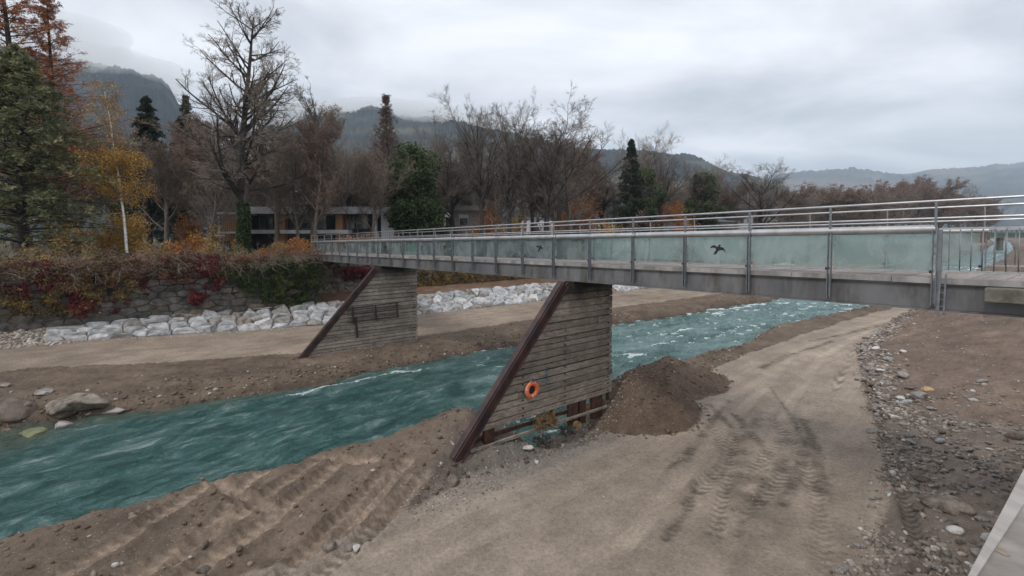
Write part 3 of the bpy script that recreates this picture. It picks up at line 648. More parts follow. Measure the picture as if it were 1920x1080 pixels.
# ---------------------------------------------------------------- timber piers
BOTTOM = lambda B: 6.95 - .018 * (B - 2.45)         # underside of the girder
def pier(B, px, label, seedk, lo_visible):
    """px: dict of pixel marks on the pier's plane"""
    mk = {k: on_B(*v, B) for k, v in px.items()}
    e0 = empty('timber_pier', W(B, 13.9, mk['bl'][1] - .5)); tag(e0, label, 'bridge pier')
    O = e0.location
    def P3(r, z, d=0): return W(B - d, r, z) - O
    rR = mk['br'][0]                                  # far upright edge
    zt = BOTTOM(B)
    s0, s1 = mk['s_bot'], mk['s_top']                 # strut centre line
    def r_strut(z): return s0[0] + (s1[0] - s0[0]) * (z - s0[1]) / (s1[1] - s0[1])
    zb0, zb1 = mk['bl'][1], mk['br'][1]; zb = (zb0 + zb1) / 2
    # planks
    z = zb; k = 0; rr = random.Random(seedk)
    while z < zt - .02:
        h = rr.choice([.22, .25, .27, .3]); h = min(h, zt - z)
        if h < .06: break
        gap = rr.uniform(.022, .055); tl = rr.uniform(-.012, .012)
        rl0, rl1 = r_strut(z) + .12, r_strut(z + h) + .12
        cuts = [None]
        if rr.random() < .45: cuts = [rr.uniform(rl1 + .8, rR - .5)] if rR - rl1 > 1.8 else [None]
        segs = [(None, rR + rr.uniform(-.03, .01))] if cuts[0] is None else [(None, cuts[0] - .012), (cuts[0], rR + rr.uniform(-.03, .01))]
        for a_, b_ in segs:
            pr = rr.uniform(-.018, .018); t1, t2 = z + gap / 2 , z + h - gap / 2
            la, lb = (rl0, rl1) if a_ is None else (a_, a_)
            wav = rr.uniform(-.012, .012)
            m = MB(); m.prism([P3(la, t1, .11 + pr), P3(b_, t1 + wav, .11 + pr), P3(b_, t2 + wav, .11 + pr), P3(lb, t2, .11 + pr)], W(.07, 0))
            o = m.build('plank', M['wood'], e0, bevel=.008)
        z += h; k += 1
    # back face boards as one sheet of planks
    z = zb
    while z < zt - .06:
        h = min(.3, zt - z); m = MB(); m.prism([P3(r_strut(z) + .12, z + .012, -.10), P3(rR, z + .012, -.10), P3(rR, z + h - .012, -.10), P3(r_strut(z + h) + .12, z + h - .012, -.10)], W(.06, 0))
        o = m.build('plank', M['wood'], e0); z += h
    # steel frame between the boards
    for r in (rR - .16, (rR + s0[0]) / 2 + .3):
        m = MB(); zlo = zb - .35; m.bar(P3(r, zlo, 0), P3(r, min(zt, s0[1] + (r - s0[0]) * (s1[1] - s0[1]) / (s1[0] - s0[0]) - .1), 0), .12, .09, W(0, 1)); m.build('frame_post', M['rust'], e0)
    # inclined ice-breaker strut: flanged box section
    a_, b_ = P3(s0[0], s0[1], .0), P3(s1[0], s1[1], 0); d = (b_ - a_).normalized()
    a_ = a_ - d * .5; nrm = W(-1, 0); up = d.cross(nrm).normalized()
    m = MB(); m.bar(a_, b_, .40, .26, nrm); o = m.build('strut', M['strut'], e0, bevel=.015)
    m = MB()
    for sgn in (-1, 1): m.bar(a_ + up * sgn * .15 + W(-.205, 0), b_ + up * sgn * .15 + W(-.205, 0), .05, .03, nrm)
    m.build('flange', M['strut'], o)
    # bearing beam under the girder
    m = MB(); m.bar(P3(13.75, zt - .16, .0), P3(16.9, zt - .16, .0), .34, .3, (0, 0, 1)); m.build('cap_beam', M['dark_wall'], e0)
    # bolts
    bo = MB(); bo.tube([(0, 0, 0), W(-.03, 0)], .034, 7); me = None
    cols_ = [rR - .3, (rR + r_strut(zb)) / 2 + .75, r_strut(zb) + 2.2]
    z = zb + .15
    while z < zt - 1.9:
        for ci, r in enumerate(cols_):
            if r_strut(z) + .35 < r and not (lo_visible is False and rr.random() < .5):
                if me is None: o = bo.build('bolt', M['dark_wall'], e0); me = o.data; o.location = P3(r, z, .125)
                else: o = link('bolt', me, e0, P3(r, z, .125))
        z += .29
    return e0, mk, O, P3, r_strut, rR, zb, zt
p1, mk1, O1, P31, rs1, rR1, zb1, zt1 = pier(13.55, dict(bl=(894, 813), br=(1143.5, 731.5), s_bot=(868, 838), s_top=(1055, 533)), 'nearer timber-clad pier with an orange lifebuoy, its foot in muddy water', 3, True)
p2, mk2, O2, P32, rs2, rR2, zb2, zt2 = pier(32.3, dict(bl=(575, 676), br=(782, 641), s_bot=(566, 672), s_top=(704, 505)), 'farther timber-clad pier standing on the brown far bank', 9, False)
# near pier: low rails, stub posts
def B1(px, py): r, z = on_B(px, py, 13.5); return r, z
ra, rb_ = B1(880, 845), B1(1132, 762)
for off, hh, dd in ((.0, .09, .12), (.22, .13, -.12)):
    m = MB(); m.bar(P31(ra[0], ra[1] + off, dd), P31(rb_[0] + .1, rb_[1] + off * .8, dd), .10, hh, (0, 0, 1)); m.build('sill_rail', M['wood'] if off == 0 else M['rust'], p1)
for x0, x1, yt, yb in ((908, 926, 805, 845), (1067, 1082, 757, 785), (1086, 1097, 752, 781), (1110, 1128, 741, 772)):
    (r0, zt_), (r1, _) = B1(x0, yt), B1(x1, yt); zb_ = B1((x0 + x1) / 2, yb)[1]
    m = MB(); m.frame(P31(r0, zb_ - .25, .1), P31(r1, 0, 0) - P31(r0, 0, 0), W(.18, 0), (0, 0, zt_ - zb_ + .4)); m.build('stub_post', M['rust'], p1)
m = MB(); q0, q1 = B1(1097, 778), B1(1108, 752); m.frame(P31(q0[0], q0[1], .02), P31(q1[0], 0, 0) - P31(q0[0], 0, 0), W(.03, 0), (0, 0, .42)); m.build('cover_plate', M['driftwood'], p1)
# far pier: rebar lattice and dark post on its face
for x, y0, y1 in ((661, 575, 606), (704, 572, 601), (744, 568, 596)):
    (r0, z0), (r1, z1) = on_B(x, y0, 32.1), on_B(x + 2, y1, 32.1); m = MB(); m.tube([P32(r0, z0, .2), P32(r1, z1, .2)], .05, 6); m.build('lattice_post', M['dark_wall'], p2)
for i in range(7):
    (r0, z0), (r1, z1) = on_B(651, 579 + i * 4.3, 32.1), on_B(748, 567 + i * 4.3, 32.1); m = MB(); m.tube([P32(r0, z0, .2), P32(r1, z1, .2)], .018 if i not in (0, 6) else .035, 5); m.build('lattice_bar', M['dark_wall'], p2)
(r0, z0), (r1, z1) = on_B(667, 595, 32.1), on_B(670, 633, 32.1); m = MB(); m.bar(P32(r0, z0, .2), P32(r1, z1, .2), .14, .08, W(1, 0)); m.build('dark_post', M['dark_wall'], p2)

# lifebuoy hung on the near pier
r, z = on_B(997, 731, 13.35); lb = empty('lifebuoy', W(13.34, r, z)); tag(lb, 'orange lifebuoy ring hanging on the planks of the nearer pier', 'lifebuoy')
def torus(R0, r0, n=40, k=12, seg=None, ey=1.0, grow=0):
    m = MB(); v = []; rng_ = range(n) if seg is None else seg
    for i in rng_:
        a = 2 * math.pi * i / n
        for j in range(k):
            c = 2 * math.pi * j / k; q = R0 + (r0 + grow) * math.cos(c)
            v.append(W(-(r0 + grow) * math.sin(c) * .8, q * math.cos(a), q * math.sin(a) * ey))
    L = len(rng_); f = []
    for i in range(L if seg is None else L - 1):
        for j in range(k): f.append((i * k + j, ((i + 1) % L) * k + j, ((i + 1) % L) * k + (j + 1) % k, i * k + (j + 1) % k))
    m.add(v, f); return m
torus(.24, .085).build('ring', M['orange_ring'], lb, smooth=True)
for s in (range(29, 32), range(18, 20)): torus(.24, .085, seg=s, grow=.004).build('band', M['white_band'], lb, smooth=True)
m = MB(); m.tube([W(-.02, .0 + .02 * math.sin(i), .2 + i * .03) for i in range(10)], .018, 6); m.tube([W(-.04, -.06 + .01 * i, .28 + .02 * i) for i in range(8)], .02, 6); m.tube([W(-.04, .07 - .01 * i, .27 + .02 * i) for i in range(8)], .016, 6); m.build('rope', M['rope'], lb, smooth=True)
m = MB(); m.tube([W(-.03, (.33 + .022 * math.cos(4 * a)) * math.cos(a), (.33 + .022 * math.cos(4 * a)) * math.sin(a)) for a in [i * math.pi / 20 for i in range(41)]], .008, 5); m.build('grab_rope', M['white_band'], lb)
m = MB(); m.add([W(.03, .15 * math.cos(a), .17 * math.sin(a)) for a in [i * math.pi / 10 for i in range(20)]], [tuple(range(20))]); m.build('net', M['dark_wall'], lb)
r, z = on_B(1024, 705, 13.4); m = MB(); m.tube([W(13.38, r + .03 * math.sin(i * 1.3), z + .36 - i * .08) for i in range(10)], .014, 6); m.tube([W(13.37, r - .05 + .02 * i, z + .05 * math.sin(i)) for i in range(6)], .02, 6)
tag(m.build('rope', M['rope'], smooth=True), 'loose blue rope knotted on the planks to the right of the lifebuoy', 'rope')

# ---------------------------------------------------------------- footbridge
NL, FL = 13.74, 16.92
SL = -.018
def bz(B, z): return z + SL * (B - 2.45)
bridge = empty('footbridge', W(24, 15.3, bz(24, 6.95))); tag(bridge, 'long grey steel footbridge with glass railings and timber deck across the river', 'footbridge')
BO = bridge.location
def Q(B, R, z): return W(B, R, bz(B, z)) - BO
B0, B1_ = -3.2, 50.2
for side, R0 in ((1, NL), (-1, FL)):
    s = side
    m = MB(); m.frame(Q(B0, R0 + .06 * s, 6.98), Q(B1_, R0, 6.98) - Q(B0, R0, 6.98), W(0, .02 * s), (0, 0, .56)); g = m.build('girder', M['girder'], bridge)
    m = MB(); m.frame(Q(B0, R0 - .02 * s, 6.94), Q(B1_, R0, 6.94) - Q(B0, R0, 6.94), W(0, .2 * s), (0, 0, .035)); m.build('bottom_flange', M['girder'], g)
    m = MB(); m.frame(Q(B0, R0 + .0 * s, 7.50), Q(B1_, R0, 7.5) - Q(B0, R0, 7.5), W(0, .2 * s), (0, 0, .03)); m.build('top_flange', M['girder'], g)
    nseg = 25
    for i in range(nseg):                                   # deck edge boards
        b0 = B0 + (B1_ - B0) * i / nseg; b1 = B0 + (B1_ - B0) * (i + 1) / nseg - .012
        dz = rnd.uniform(-.006, .006)
        m = MB(); m.frame(Q(b0, R0 - .035 * s, 7.54 + dz), Q(b1, R0, 7.54) - Q(b0, R0, 7.54), W(0, .12 * s), (0, 0, .125)); m.build('edge_board', M['fascia'], bridge)
# cross beams and deck boards
for i in range(26):
    b = B0 + .5 + i * 2.08; m = MB(); m.frame(Q(b, NL + .1, 7.25), W(.1, 0), Q(b, FL - .1, 7.25) - Q(b, NL + .1, 7.25), (0, 0, .25)); m.build('cross_beam', M['girder'], bridge)
m0 = MB(); m0.frame(W(0, NL + .09), W(.168, 0) + Vector((0, 0, .168 * SL)), W(0, FL - NL - .18), (0, 0, .05)); db = m0.build('deck_board', M['board'], bridge)
nb = 0; bb = B0; rest = MB()
while bb < B1_ - .2:
    if nb == 0: o = db
    elif nb < 300: o = link('deck_board', db.data, bridge)
    else: o = None
    off = Q(bb, 0, 7.61 + rnd.uniform(-.005, .005))
    if o: o.location = off
    else: rest.frame(off + W(0, NL + .09), W(.168, 0) + Vector((0, 0, .168 * SL)), W(0, FL - NL - .18), (0, 0, .05))
    nb += 1; bb += .176
if rest.v: rest.build('far_deck_boards', M['board'], bridge)['kind'] = 'stuff'
BIRD = [(-.5, .02), (-.38, .17), (-.2, .22), (-.06, .12), (.0, .1), (.05, .22), (.14, .26), (.2, .22), (.17, .17), (.13, .12), (.22, .1), (.36, .05), (.46, -.1), (.5, -.24), (.4, -.12), (.3, -.08), (.2, -.1), (.12, -.08), (.0, -.2), (-.1, -.36), (-.16, -.34), (-.28, -.36), (-.2, -.22), (-.1, -.06), (-.16, .04), (-.3, .06)]
def decal(parent, poly, mat, name='bird_sticker'):
    m = MB(); m.add(poly, [tuple(range(len(poly)))]); return m.build(name, mat, parent)
def lettering(txt, size, B, R, z, parent, mat):
    c = bpy.data.curves.new('lettering', 'FONT'); c.body = txt; c.size = size; c.extrude = .001
    t = bpy.data.objects.new('tmp', c); col.objects.link(t); bpy.context.view_layer.update()
    me = bpy.data.meshes.new_from_object(t); bpy.data.objects.remove(t); me.materials.clear(); me.materials.append(mat)
    o = bpy.data.objects.new('lettering', me); col.objects.link(o); o.parent = parent
    p = Q(B, R, z); ax = W(-1, 0).normalized(); az = Vector((0, 0, 1)); ay = ax.cross(az)
    o.matrix_local = Matrix(((ax.x, az.x, ay.x, p.x), (ax.y, az.y, ay.y, p.y), (ax.z, az.z, ay.z, p.z), (0, 0, 0, 1)))
def post_mb(R0, s):
    m = MB(); lean = .0
    for d in (-.035, .035):
        m.frame(Vector((0, 0, -.6)) + W(d - .008, R0 - .13 * s), W(.016, 0), W(0, .085 * s), (0, 0, 1.66))
    m.frame(Vector((0, 0, -.56)) + W(-.03, R0 - .05 * s), W(.06, 0), W(0, .05 * s), (0, 0, .5))
    return m
for s, R0 in ((1, NL), (-1, FL)):
    pm = None; tm = None; off = 0 if s == 1 else -.35
    for i in range(-2 if s == -1 else 0, 24):
        b = 2.45 + 2 * i + off; loc = Q(b, 0, 7.66)
        if pm is None: o = post_mb(R0, s).build('railing_post', M['post'], bridge); pm = o.data; o.location = loc
        else: o = link('railing_post', pm, bridge, loc)
        if tm is None:
            m = MB(); m.tube([W(0, R0 - .09 * s, 1.1), W(0, R0 - .02 * s, 1.64)], .017, 6)
            if s == 1: m = MB(); m.frame(W(-.02, R0 - .10, 1.02), W(.04, 0), W(0, .05), (0, 0, .62))
            t = m.build('handrail_bracket', M['steel'] if s == -1 else M['post'], o); tm = t.data
        else: t = link('handrail_bracket', tm, o)
        if i == (0 if s == 1 else -2): m = MB(); m.frame(W(.03, R0 - .13 * s, .10), W(.05, 0), W(0, .16 * s), (0, 0, .06)); clm = m.build('clamp', M['dark'], o).data
        else: link('clamp', clm, o)
        if i < 23 and (s == 1 or i >= 0):
            g = MB(); g.frame(Q(b + .06, R0 + .03 * s, 7.80), Q(b + 1.94, R0, 7.8) - Q(b + .06, R0, 7.8), W(0, .012), (0, 0, .86)); gp = g.build('glass_panel', M['glass'], bridge)
            m = MB(); m.frame(Q(b + .06, R0 + .02 * s, 7.775), Q(b + 1.94, R0, 7.8) - Q(b + .06, R0, 7.8), W(0, .032), (0, 0, .03)); m.build('glass_channel', M['steel'], gp)
            if s == 1 and i % 4 == 2:
                sc_ = .50; decal(gp, [Q(b + .98 - x * sc_, R0 + .026, 8.27 + y * sc_) for x, y in BIRD], M['dark'])
            if s == -1 and i == 0:
                sc_ = .52; decal(gp, [Q(b + 1.02 + x * sc_, R0 - .036 - .01, 8.25 + y * sc_) for x, y in BIRD], M['greyfilm'])
            if s == 1 and i == 5: lettering('the w', .30, b + 1.35, R0 + .024, 8.28, gp, M['greyfilm'])
            if s == 1 and i == 4: lettering('SS', .30, b + 1.78, R0 + .024, 8.26, gp, M['greyfilm'])
            if s == 1 and i == 12:
                m = MB(); rr = random.Random(5)
                for k in range(16):
                    u = b + .2 + k * .1; h = rr.uniform(.15, .5); m.frame(Q(u, R0 + .022, 8.0), W(.04, 0), W(0, .002), (0, 0, h))
                m.build('paint_streaks', M['greenfilm'], gp)
    # rails
    R1 = R0
    if s == 1:
        for i in range(12):
            b0 = 2.45 + i * 3.95; b1 = min(b0 + 3.93, 48.6); m = MB(); m.tube([Q(b0, R0 - .02, 8.72), Q(b1, R0 - .02, 8.72)], .095, 16); m.build('cover_tube', M['tube'], bridge, smooth=True)
            if i: m = MB(); m.tube([Q(b0 - .02, R0 - .02, 8.72), Q(b0 + .03, R0 - .02, 8.72)], .10, 16); m.build('tube_joint', M['post'], bridge, smooth=True)
    else:
        m = MB(); m.tube([Q(2.0, R0, 8.70), Q(48.6, R0, 8.70)], .06, 10); m.build('cover_tube', M['tube'], bridge, smooth=True)
    m = MB(); m.tube([Q(B0, R0 - .02 * s, 9.33), Q(48.9, R0 - .02 * s, 9.33)], .027, 8); m.build('handrail', M['steel'], bridge, smooth=True)
    m = MB(); m.tube([Q(B0, R0 + .10 * s, 8.96), Q(48.9, R0 + .10 * s, 8.96)], .022, 8); m.build('middle_rail', M['steel'], bridge, smooth=True)
    # barred section at the near end
    b_end = 2.40 if s == 1 else 2.05
    m = MB(); m.frame(Q(B0, R0 - .02, 8.70), Q(b_end, R0, 8.7) - Q(B0, R0, 8.7), W(0, .05), (0, 0, .045)); m.build('top_bar', M['steel'], bridge)
    m = MB(); m.frame(Q(B0, R0 - .01, 7.80), Q(b_end, R0, 7.8) - Q(B0, R0, 7.8), W(0, .035), (0, 0, .03)); m.build('bottom_bar', M['steel'], bridge)
    me = None; u = b_end - .17
    while u > B0:
        if me is None: m = MB(); m.tube([W(0, R0, .0), W(0, R0, .885)], .0105, 6); o = m.build('baluster', M['post'], bridge, smooth=True); me = o.data
        else: o = link('baluster', me, bridge)
        o.location = Q(u, 0, 7.82); u -= .172
for bq in (10.9, 22.4, 33.9):
    m = MB(); m.frame(Q(bq, NL + .045, 7.0), W(.42, 0), W(0, .014), (0, 0, .5)); sp_ = m.build('splice_plate', M['girder'], bridge)
    bm0 = None
    for i in range(4):
        for j in range(3):
            if bm0 is None: m = MB(); m.tube([W(0, 0), W(0, -.02)], .018, 6); o = m.build('bolt', M['post'], sp_); bm0 = o.data
            else: o = link('bolt', bm0, sp_)
            o.location = Q(bq + .06 + .1 * i, NL + .043, 7.08 + .16 * j)
# little ladder bolted to the girder at the last glass post
m = MB()
for d in (-.0, .09): m.bar(Q(2.36 - d, NL - .12, 6.86), Q(2.34 - d, NL - .12, 7.75), .018, .03, W(1, 0))
for k in range(4): m.bar(Q(2.37, NL - .12, 7.05 + .15 * k), Q(2.26, NL - .12, 7.05 + .15 * k), .015, .015, (0, 0, 1))
m.build('side_ladder', M['post'], bridge)
m = MB(); m.frame(Q(2.34, NL - .09, 6.96), W(.07, 0), W(0, .09), (0, 0, 1.74)); m.build('end_post', M['post'], bridge)
# mossy concrete beam on the near landing
m = MB(); m.frame(Q(-4, NL - .42, 7.24), Q(1.62, 0, 7.24) - Q(-4, 0, 7.24), W(0, .33), (0, 0, .28)); tag(m.build('landing_beam', M['mossy'], bevel=.02), 'mossy concrete beam jutting out beneath the near end of the deck', 'beam')
bpy.context.object  # no-op
for o in [q_ for q_ in bpy.data.objects if q_.name.startswith('landing_beam')]: o.location = BO
# abutment walls under both ends
m = MB(); m.frame(W(49.2, NL - .4, 2.2), W(1.2, 0), W(0, FL - NL + .8), (0, 0, bz(49, 6.9) - 2.2)); tag(m.build('bridge_abutment', M['wallstone_brown']), 'stone abutment carrying the far end of the footbridge', 'abutment')
m = MB(); m.frame(W(-3.5, NL - .4, -.4), W(1.5, 0), W(0, FL - NL + .8), (0, 0, bz(-3, 6.9) + .4)); tag(m.build('bridge_abutment', M['mossy']), 'concrete abutment under the near end of the footbridge', 'abutment')

# ---------------------------------------------------------------- parapet beside the camera
pz = 7.45
pp = lambda x, y, z=pz: on_z(x, y, z)
o0, o1 = pp(1816.7, 1080), pp(1920, 882); i0, i1 = pp(1834, 1080), pp(1920, 947.6)
def ext(a, b_, ta, tb): d = b_ - a; return a - d * ta, b_ + d * tb
o0, o1 = ext(o0, o1, .08, 3.2); i0, i1 = ext(i0, i1, .08, 3.2)
pa = empty('parapet', o0); tag(pa, 'pale concrete parapet with a timber edge strip in the bottom right corner', 'parapet')
e0_ = o0.lerp(o1, .0); D_ = (o1 - o0).normalized() * 2.0; up_ = Vector((0, 0, .009)); q0 = pa.location
m = MB(); m.prism([o0 - D_ - q0 + up_, o0 - q0 + up_, o1 - q0 + up_, i1 - q0 + up_, i0 - q0 + up_, i0 - D_ - q0 + up_], (0, 0, -.0088)); m.build('edge_strip', M['coping'], pa)
off = Vector((.62, -.28, 0)); n = 7
for k in range(n):
    oo = o0 - D_; a_ = oo.lerp(o1, k / n) + (i0 - o0) * .05; c_ = oo.lerp(o1, (k + 1) / n) + (i0 - o0) * .05; gap_ = (c_ - a_).normalized() * .003
    m = MB(); m.prism([a_ - pa.location + gap_, c_ - pa.location - gap_ , c_ - pa.location + off - gap_, a_ - pa.location + off + gap_], (0, 0, -.4)); m.build('slab', M['concrete'], pa, bevel=.004)
m = MB(); c_ = pp(1878, 1034, pz + .002); m.add([c_ + Vector((.018 * math.cos(t) * (1 + .3 * math.sin(3 * t)), .03 * math.sin(t) * (1 + .2 * math.cos(2 * t)), 0)) - pa.location for t in [i * .3 for i in range(21)]], [tuple(range(21))]); m.build('stain', M['stain'], pa)
m = MB(); m.frame(W(.02, -8, .2), W(.2, 0), W(0, 21), (0, 0, 7.05)); 
tag(m.build('quay_wall', M['concrete']), 'concrete quay wall dropping to the cobbles below the parapet', 'wall')

# ---------------------------------------------------------------- boulders and cobbles
def ico(sub):
    import bmesh
    bm = bmesh.new(); bmesh.ops.create_icosphere(bm, subdivisions=sub, radius=1)
    v = np.array([q_.co[:] for q_ in bm.verts]); f = np.array([[x.index for x in p.verts] for p in bm.faces]); bm.free(); return v, f
I1, I2, I3, I4 = ico(1), ico(2), ico(3), ico(4)
def rock_vf(ic, dims, seed, amp=.25, planes=0):
    v, f = ic; r = np.random.default_rng(seed); v = v.copy()
    for _ in range(planes):
        n = r.normal(size=3); n /= np.linalg.norm(n); d = r.uniform(.55, .85); k = v @ n - d
        v = v - np.outer(np.maximum(k, 0) * .9, n)
    o = r.uniform(0, 50, 3)
    nn_ = fbm(v[:, 0] * 1.3 + o[0] + v[:, 2], v[:, 1] * 1.3 + o[1] - v[:, 2] * .7, 4, int(seed) % 97)
    v = v * (1 + amp * nn_[:, None]); return v * np.array(dims), f
def rock(name, label, cat, px, py, dims, mat, seed, rz=0, z=None, planes=6, ic=None, amp=.28, sink=.25, group=None, tilt=0):
    p = on_z(px, py, .5)
    for _ in range(6): p = on_z(px, py, max(g1(*BR(p)), 0) if z is None else z)
    v, f = rock_vf(ic or I4, dims, seed, amp, planes)
    o = link(name, npmesh(name, v, f, mat, True)); o.location = (p.x, p.y, p.z + dims[2] * (1 - 2 * sink)); o.rotation_euler = (tilt, 0, rz)
    tag(o, label, cat, group); return o
az_ = math.pi / 2 - TH
rock('boulder', 'big pale tan boulder overhanging the water on the far bank at left', 'boulder', 133, 777, (1.5, .75, .58), M['rock'], 4, R_(14), z=.15, planes=16, sink=.1, amp=.5)
rock('boulder', 'large smooth brown boulder at the left edge of the picture, half in the water', 'boulder', 12, 790, (1.15, .8, .6), M['rock_brown'], 9, 0, z=-.05, sink=.15)
rock('boulder', 'rounded brown boulder between the pale boulder and the left edge', 'boulder', 49, 778, (.34, .32, .36), M['rock_brown'], 12, 0, z=.2, sink=.1)
rock('boulder', 'grey boulder just under the pale boulder, lapped by the river', 'boulder', 118, 800, (.42, .3, .18), M['rock_grey'], 15, 0, z=-.05)
rock('boulder', 'light grey slab stone lying on the bank above the pale boulder', 'boulder', 82, 738, (.42, .26, .15), M['rock_grey'], 18, .2)
rock('boulder', 'cream block at the right end of the pale boulder', 'boulder', 200, 746, (.3, .2, .16), M['rock'], 21, .5, ic=I3)
rock('boulder', 'pale stone at the picture edge above the brown boulder', 'boulder', 8, 724, (.4, .2, .12), M['rock'], 23, .1, ic=I3)
rock('boulder', 'algae-green boulder under the water below the pale boulder', 'boulder', 66, 818, (.62, .5, .2), simple('algae_rock', (.10, .11, .05), (.2, .21, .11), 3, .9), 26, 0, z=-.12)
rock('boulder', 'long low grey slab sitting at the waterline right of the pale boulder', 'boulder', 214, 776, (.7, .4, .2), M['rock_grey'], 27, .2, z=-.05)
rock('boulder', 'flat dusty slab half buried among the cobbles at lower right', 'boulder', 1775, 950, (.66, .5, .2), M['rock'], 35, R_(-42), planes=4, sink=.3)
rock('boulder', 'tan and white egg-shaped stone above the flat dusty slab', 'boulder', 1792, 917, (.22, .15, .13), M['rock'], 33, -.3)
rock('boulder', 'angular brown stone at the foot of the dirt heap left of the nearer pier', 'boulder', 846, 908, (.26, .2, .2), M['rock_brown'], 36, .4)
rock('boulder', 'ochre stone in the row of rubble at the foot of the right embankment', 'boulder', 1737, 733, (.30, .2, .14), M['rock_yellow'], 39, -.3)
rock('boulder', 'dark rounded stone just below the ochre stone', 'boulder', 1722, 746, (.38, .26, .2), M['rock_grey'], 41, -.3)
rock('boulder', 'grey block in the rubble left of the ochre stone', 'boulder', 1691, 708, (.36, .3, .24), M['rock_grey'], 43, -.1)
rock('boulder', 'white lump of stone at the puddle below the nearer pier', 'boulder', 990, 842, (.2, .14, .1), M['rock_white'], 45, 0)
rock('boulder', 'small white stone alone on the grey gravel by the road', 'boulder', 1007, 868, (.1, .08, .07), M['rock_white'], 47, 0, ic=I3)
for k, (x, y, s, mt, lb_) in enumerate([(618, 1028, .2, 'rock', 'pale upright stone on the berm edge, first of four by the road'), (655, 1032, .13, 'rock_grey', 'small grey stone among four at the berm edge'), (669, 1030, .13, 'rock_white', 'whitish round stone among four at the berm edge'), (685, 1020, .16, 'rock', 'tan stone right of three others at the berm edge'), (381, 1072, .16, 'rock', 'tan stone in the tracks at the bottom of the picture'), (384, 1024, .15, 'rock_brown', 'rusty stone between the two leftmost caterpillar tracks'), (502, 892, .2, 'rock_brown', 'brown stone on the berm crest by the water'), (1248, 967 - 240, .18, 'rock_grey', 'pale grey stone on top of the dirt mound')]):
    rock('stone', lb_, 'stone', x, y, (s, s * .75, s * .7), M[mt], 60 + k, k, ic=I3)

# cobbles below the quay: the largest one by one, the rest as gravel
def cobble_spots(n, rr, smin, smax, pw):
    o = []
    while len(o) < n:
        R = rr.uniform(6, 34); bt = float(b_toe(R)); u = rr.random()
        B = .5 + (bt + .5 - .5) * u
        if R > 27 and rr.random() < (R - 27) / 7: continue
        if R > 14 and R < 24 and B > bt - .8 and rr.random() < .5: continue
        s = smin + (smax - smin) * rr.random() ** pw
        o.append((B, R, s))
    # rubble line at the foot of the embankment
    for _ in range(n // 2):
        R = rr.uniform(25, 46); bt = float(b_toe(R)); B = bt - abs(rr.gauss(0, .9)) + .1
        o.append((B, R, smin + (smax * 1.1 - smin) * rr.random() ** pw))
    return o
rr = random.Random(21)
CM = [M['rock_grey'], M['rock_brown'], M['rock'], M['rock_white'], M['riprap']]
shapes = []
for k in range(10):
    v, f = rock_vf(I3, (1, rr.uniform(.62, .85), rr.uniform(.38, .6)), 200 + k, .22, 2); shapes.append(v)
spots = cobble_spots(190, rr, .11, .30, 2.2)[:290]
gz_ = ground([s[0] for s in spots], [s[1] for s in spots])
cm_cache = {}
for (B, R, s), z in zip(spots, gz_):
    k = rr.randrange(10); mt = rr.choices(range(5), [6, 3, 1.6, .5, .6])[0]
    if (k, mt) not in cm_cache: cm_cache[(k, mt)] = npmesh('river_cobble', shapes[k], I3[1], CM[mt], True)
    o = link('river_cobble', cm_cache[(k, mt)]); o.location = W(B + float(bend(R)), R, z + s * .16); o.scale = (s, s, s); o.rotation_euler = (rr.uniform(-.3, .3), rr.uniform(-.3, .3), az_ - R_(60) + rr.uniform(-.7, .7))
    tag(o, 'rounded river cobble lying among others between the road and the quay wall', 'stone', 'cobbles between the road and the quay wall')
def scatter(name, B, R, S, base, mat, label, cat, tintf=None, flat=.55, smooth=True, amp=.2):
    B = np.asarray(B); R = np.asarray(R); S = np.asarray(S); n = len(B); z = ground(B, R)
    v, f = base; r = np.random.default_rng(n)
    vs = v[None] * (1 + amp * r.normal(size=(n, len(v), 1)))
    d = np.stack([np.ones(n), r.uniform(.6, .9, n), r.uniform(flat * .7, flat * 1.3, n)], -1); vs = vs * d[:, None, :]
    tx = r.normal(0, .3, n); vs[:, :, 2] += vs[:, :, 0] * tx[:, None] * .5
    a = r.uniform(0, 6.28, n); c, s = np.cos(a)[:, None], np.sin(a)[:, None]
    x = vs[:, :, 0] * c - vs[:, :, 1] * s; y = vs[:, :, 0] * s + vs[:, :, 1] * c
    Bw2 = B + bend(R)
    P = np.stack([x * S[:, None] + (Bw2 * DX + R * RX)[:, None], y * S[:, None] + (Bw2 * DY + R * RY)[:, None], vs[:, :, 2] * S[:, None] + (z + S * .12)[:, None]], -1)
    F_ = f[None] + (np.arange(n) * len(v))[:, None, None]
    t = r.random(n) if tintf is None else tintf(r, n)
    o = link(name, npmesh(name, P.reshape(-1, 3), F_.reshape(-1, 3), mat, smooth, attr=np.repeat(t, len(v))))
    tag(o, label, cat, None, 'stuff'); return o
r_ = np.random.default_rng(5)
n = 9000; R = r_.uniform(5, 36, n); bt = b_toe(R); B = .4 + (bt + .55 - .4) * r_.random(n) ** .85; k = (R < 27) | (r_.random(n) > (R - 27) / 9)
k &= r_.random(n) < np.clip((bt + .7 - B) / .9, 0, 1); k &= (fbm(B * .5, R * .35, 3, 12) > np.interp(R, [8, 13, 18, 26], [-.6, -.3, .02, -.05])) | (r_.random(n) < .12); B, R = B[k], R[k]
scatter('cobble_bed', B, R, .03 + .10 * r_.random(len(B)) ** 2.2, I2 if False else I1, M['pebbles'], 'bed of small grey and brown cobbles beside the dirt road', 'cobbles')
n = 2600; R = r_.uniform(25, 60, n); B = b_toe(R) - np.abs(r_.normal(0, .8, n)) + .05
scatter('rubble_line', B, R, .04 + .13 * r_.random(n) ** 2.4, I1, M['pebbles'], 'rubble at the foot of the embankment', 'rubble', smooth=False)
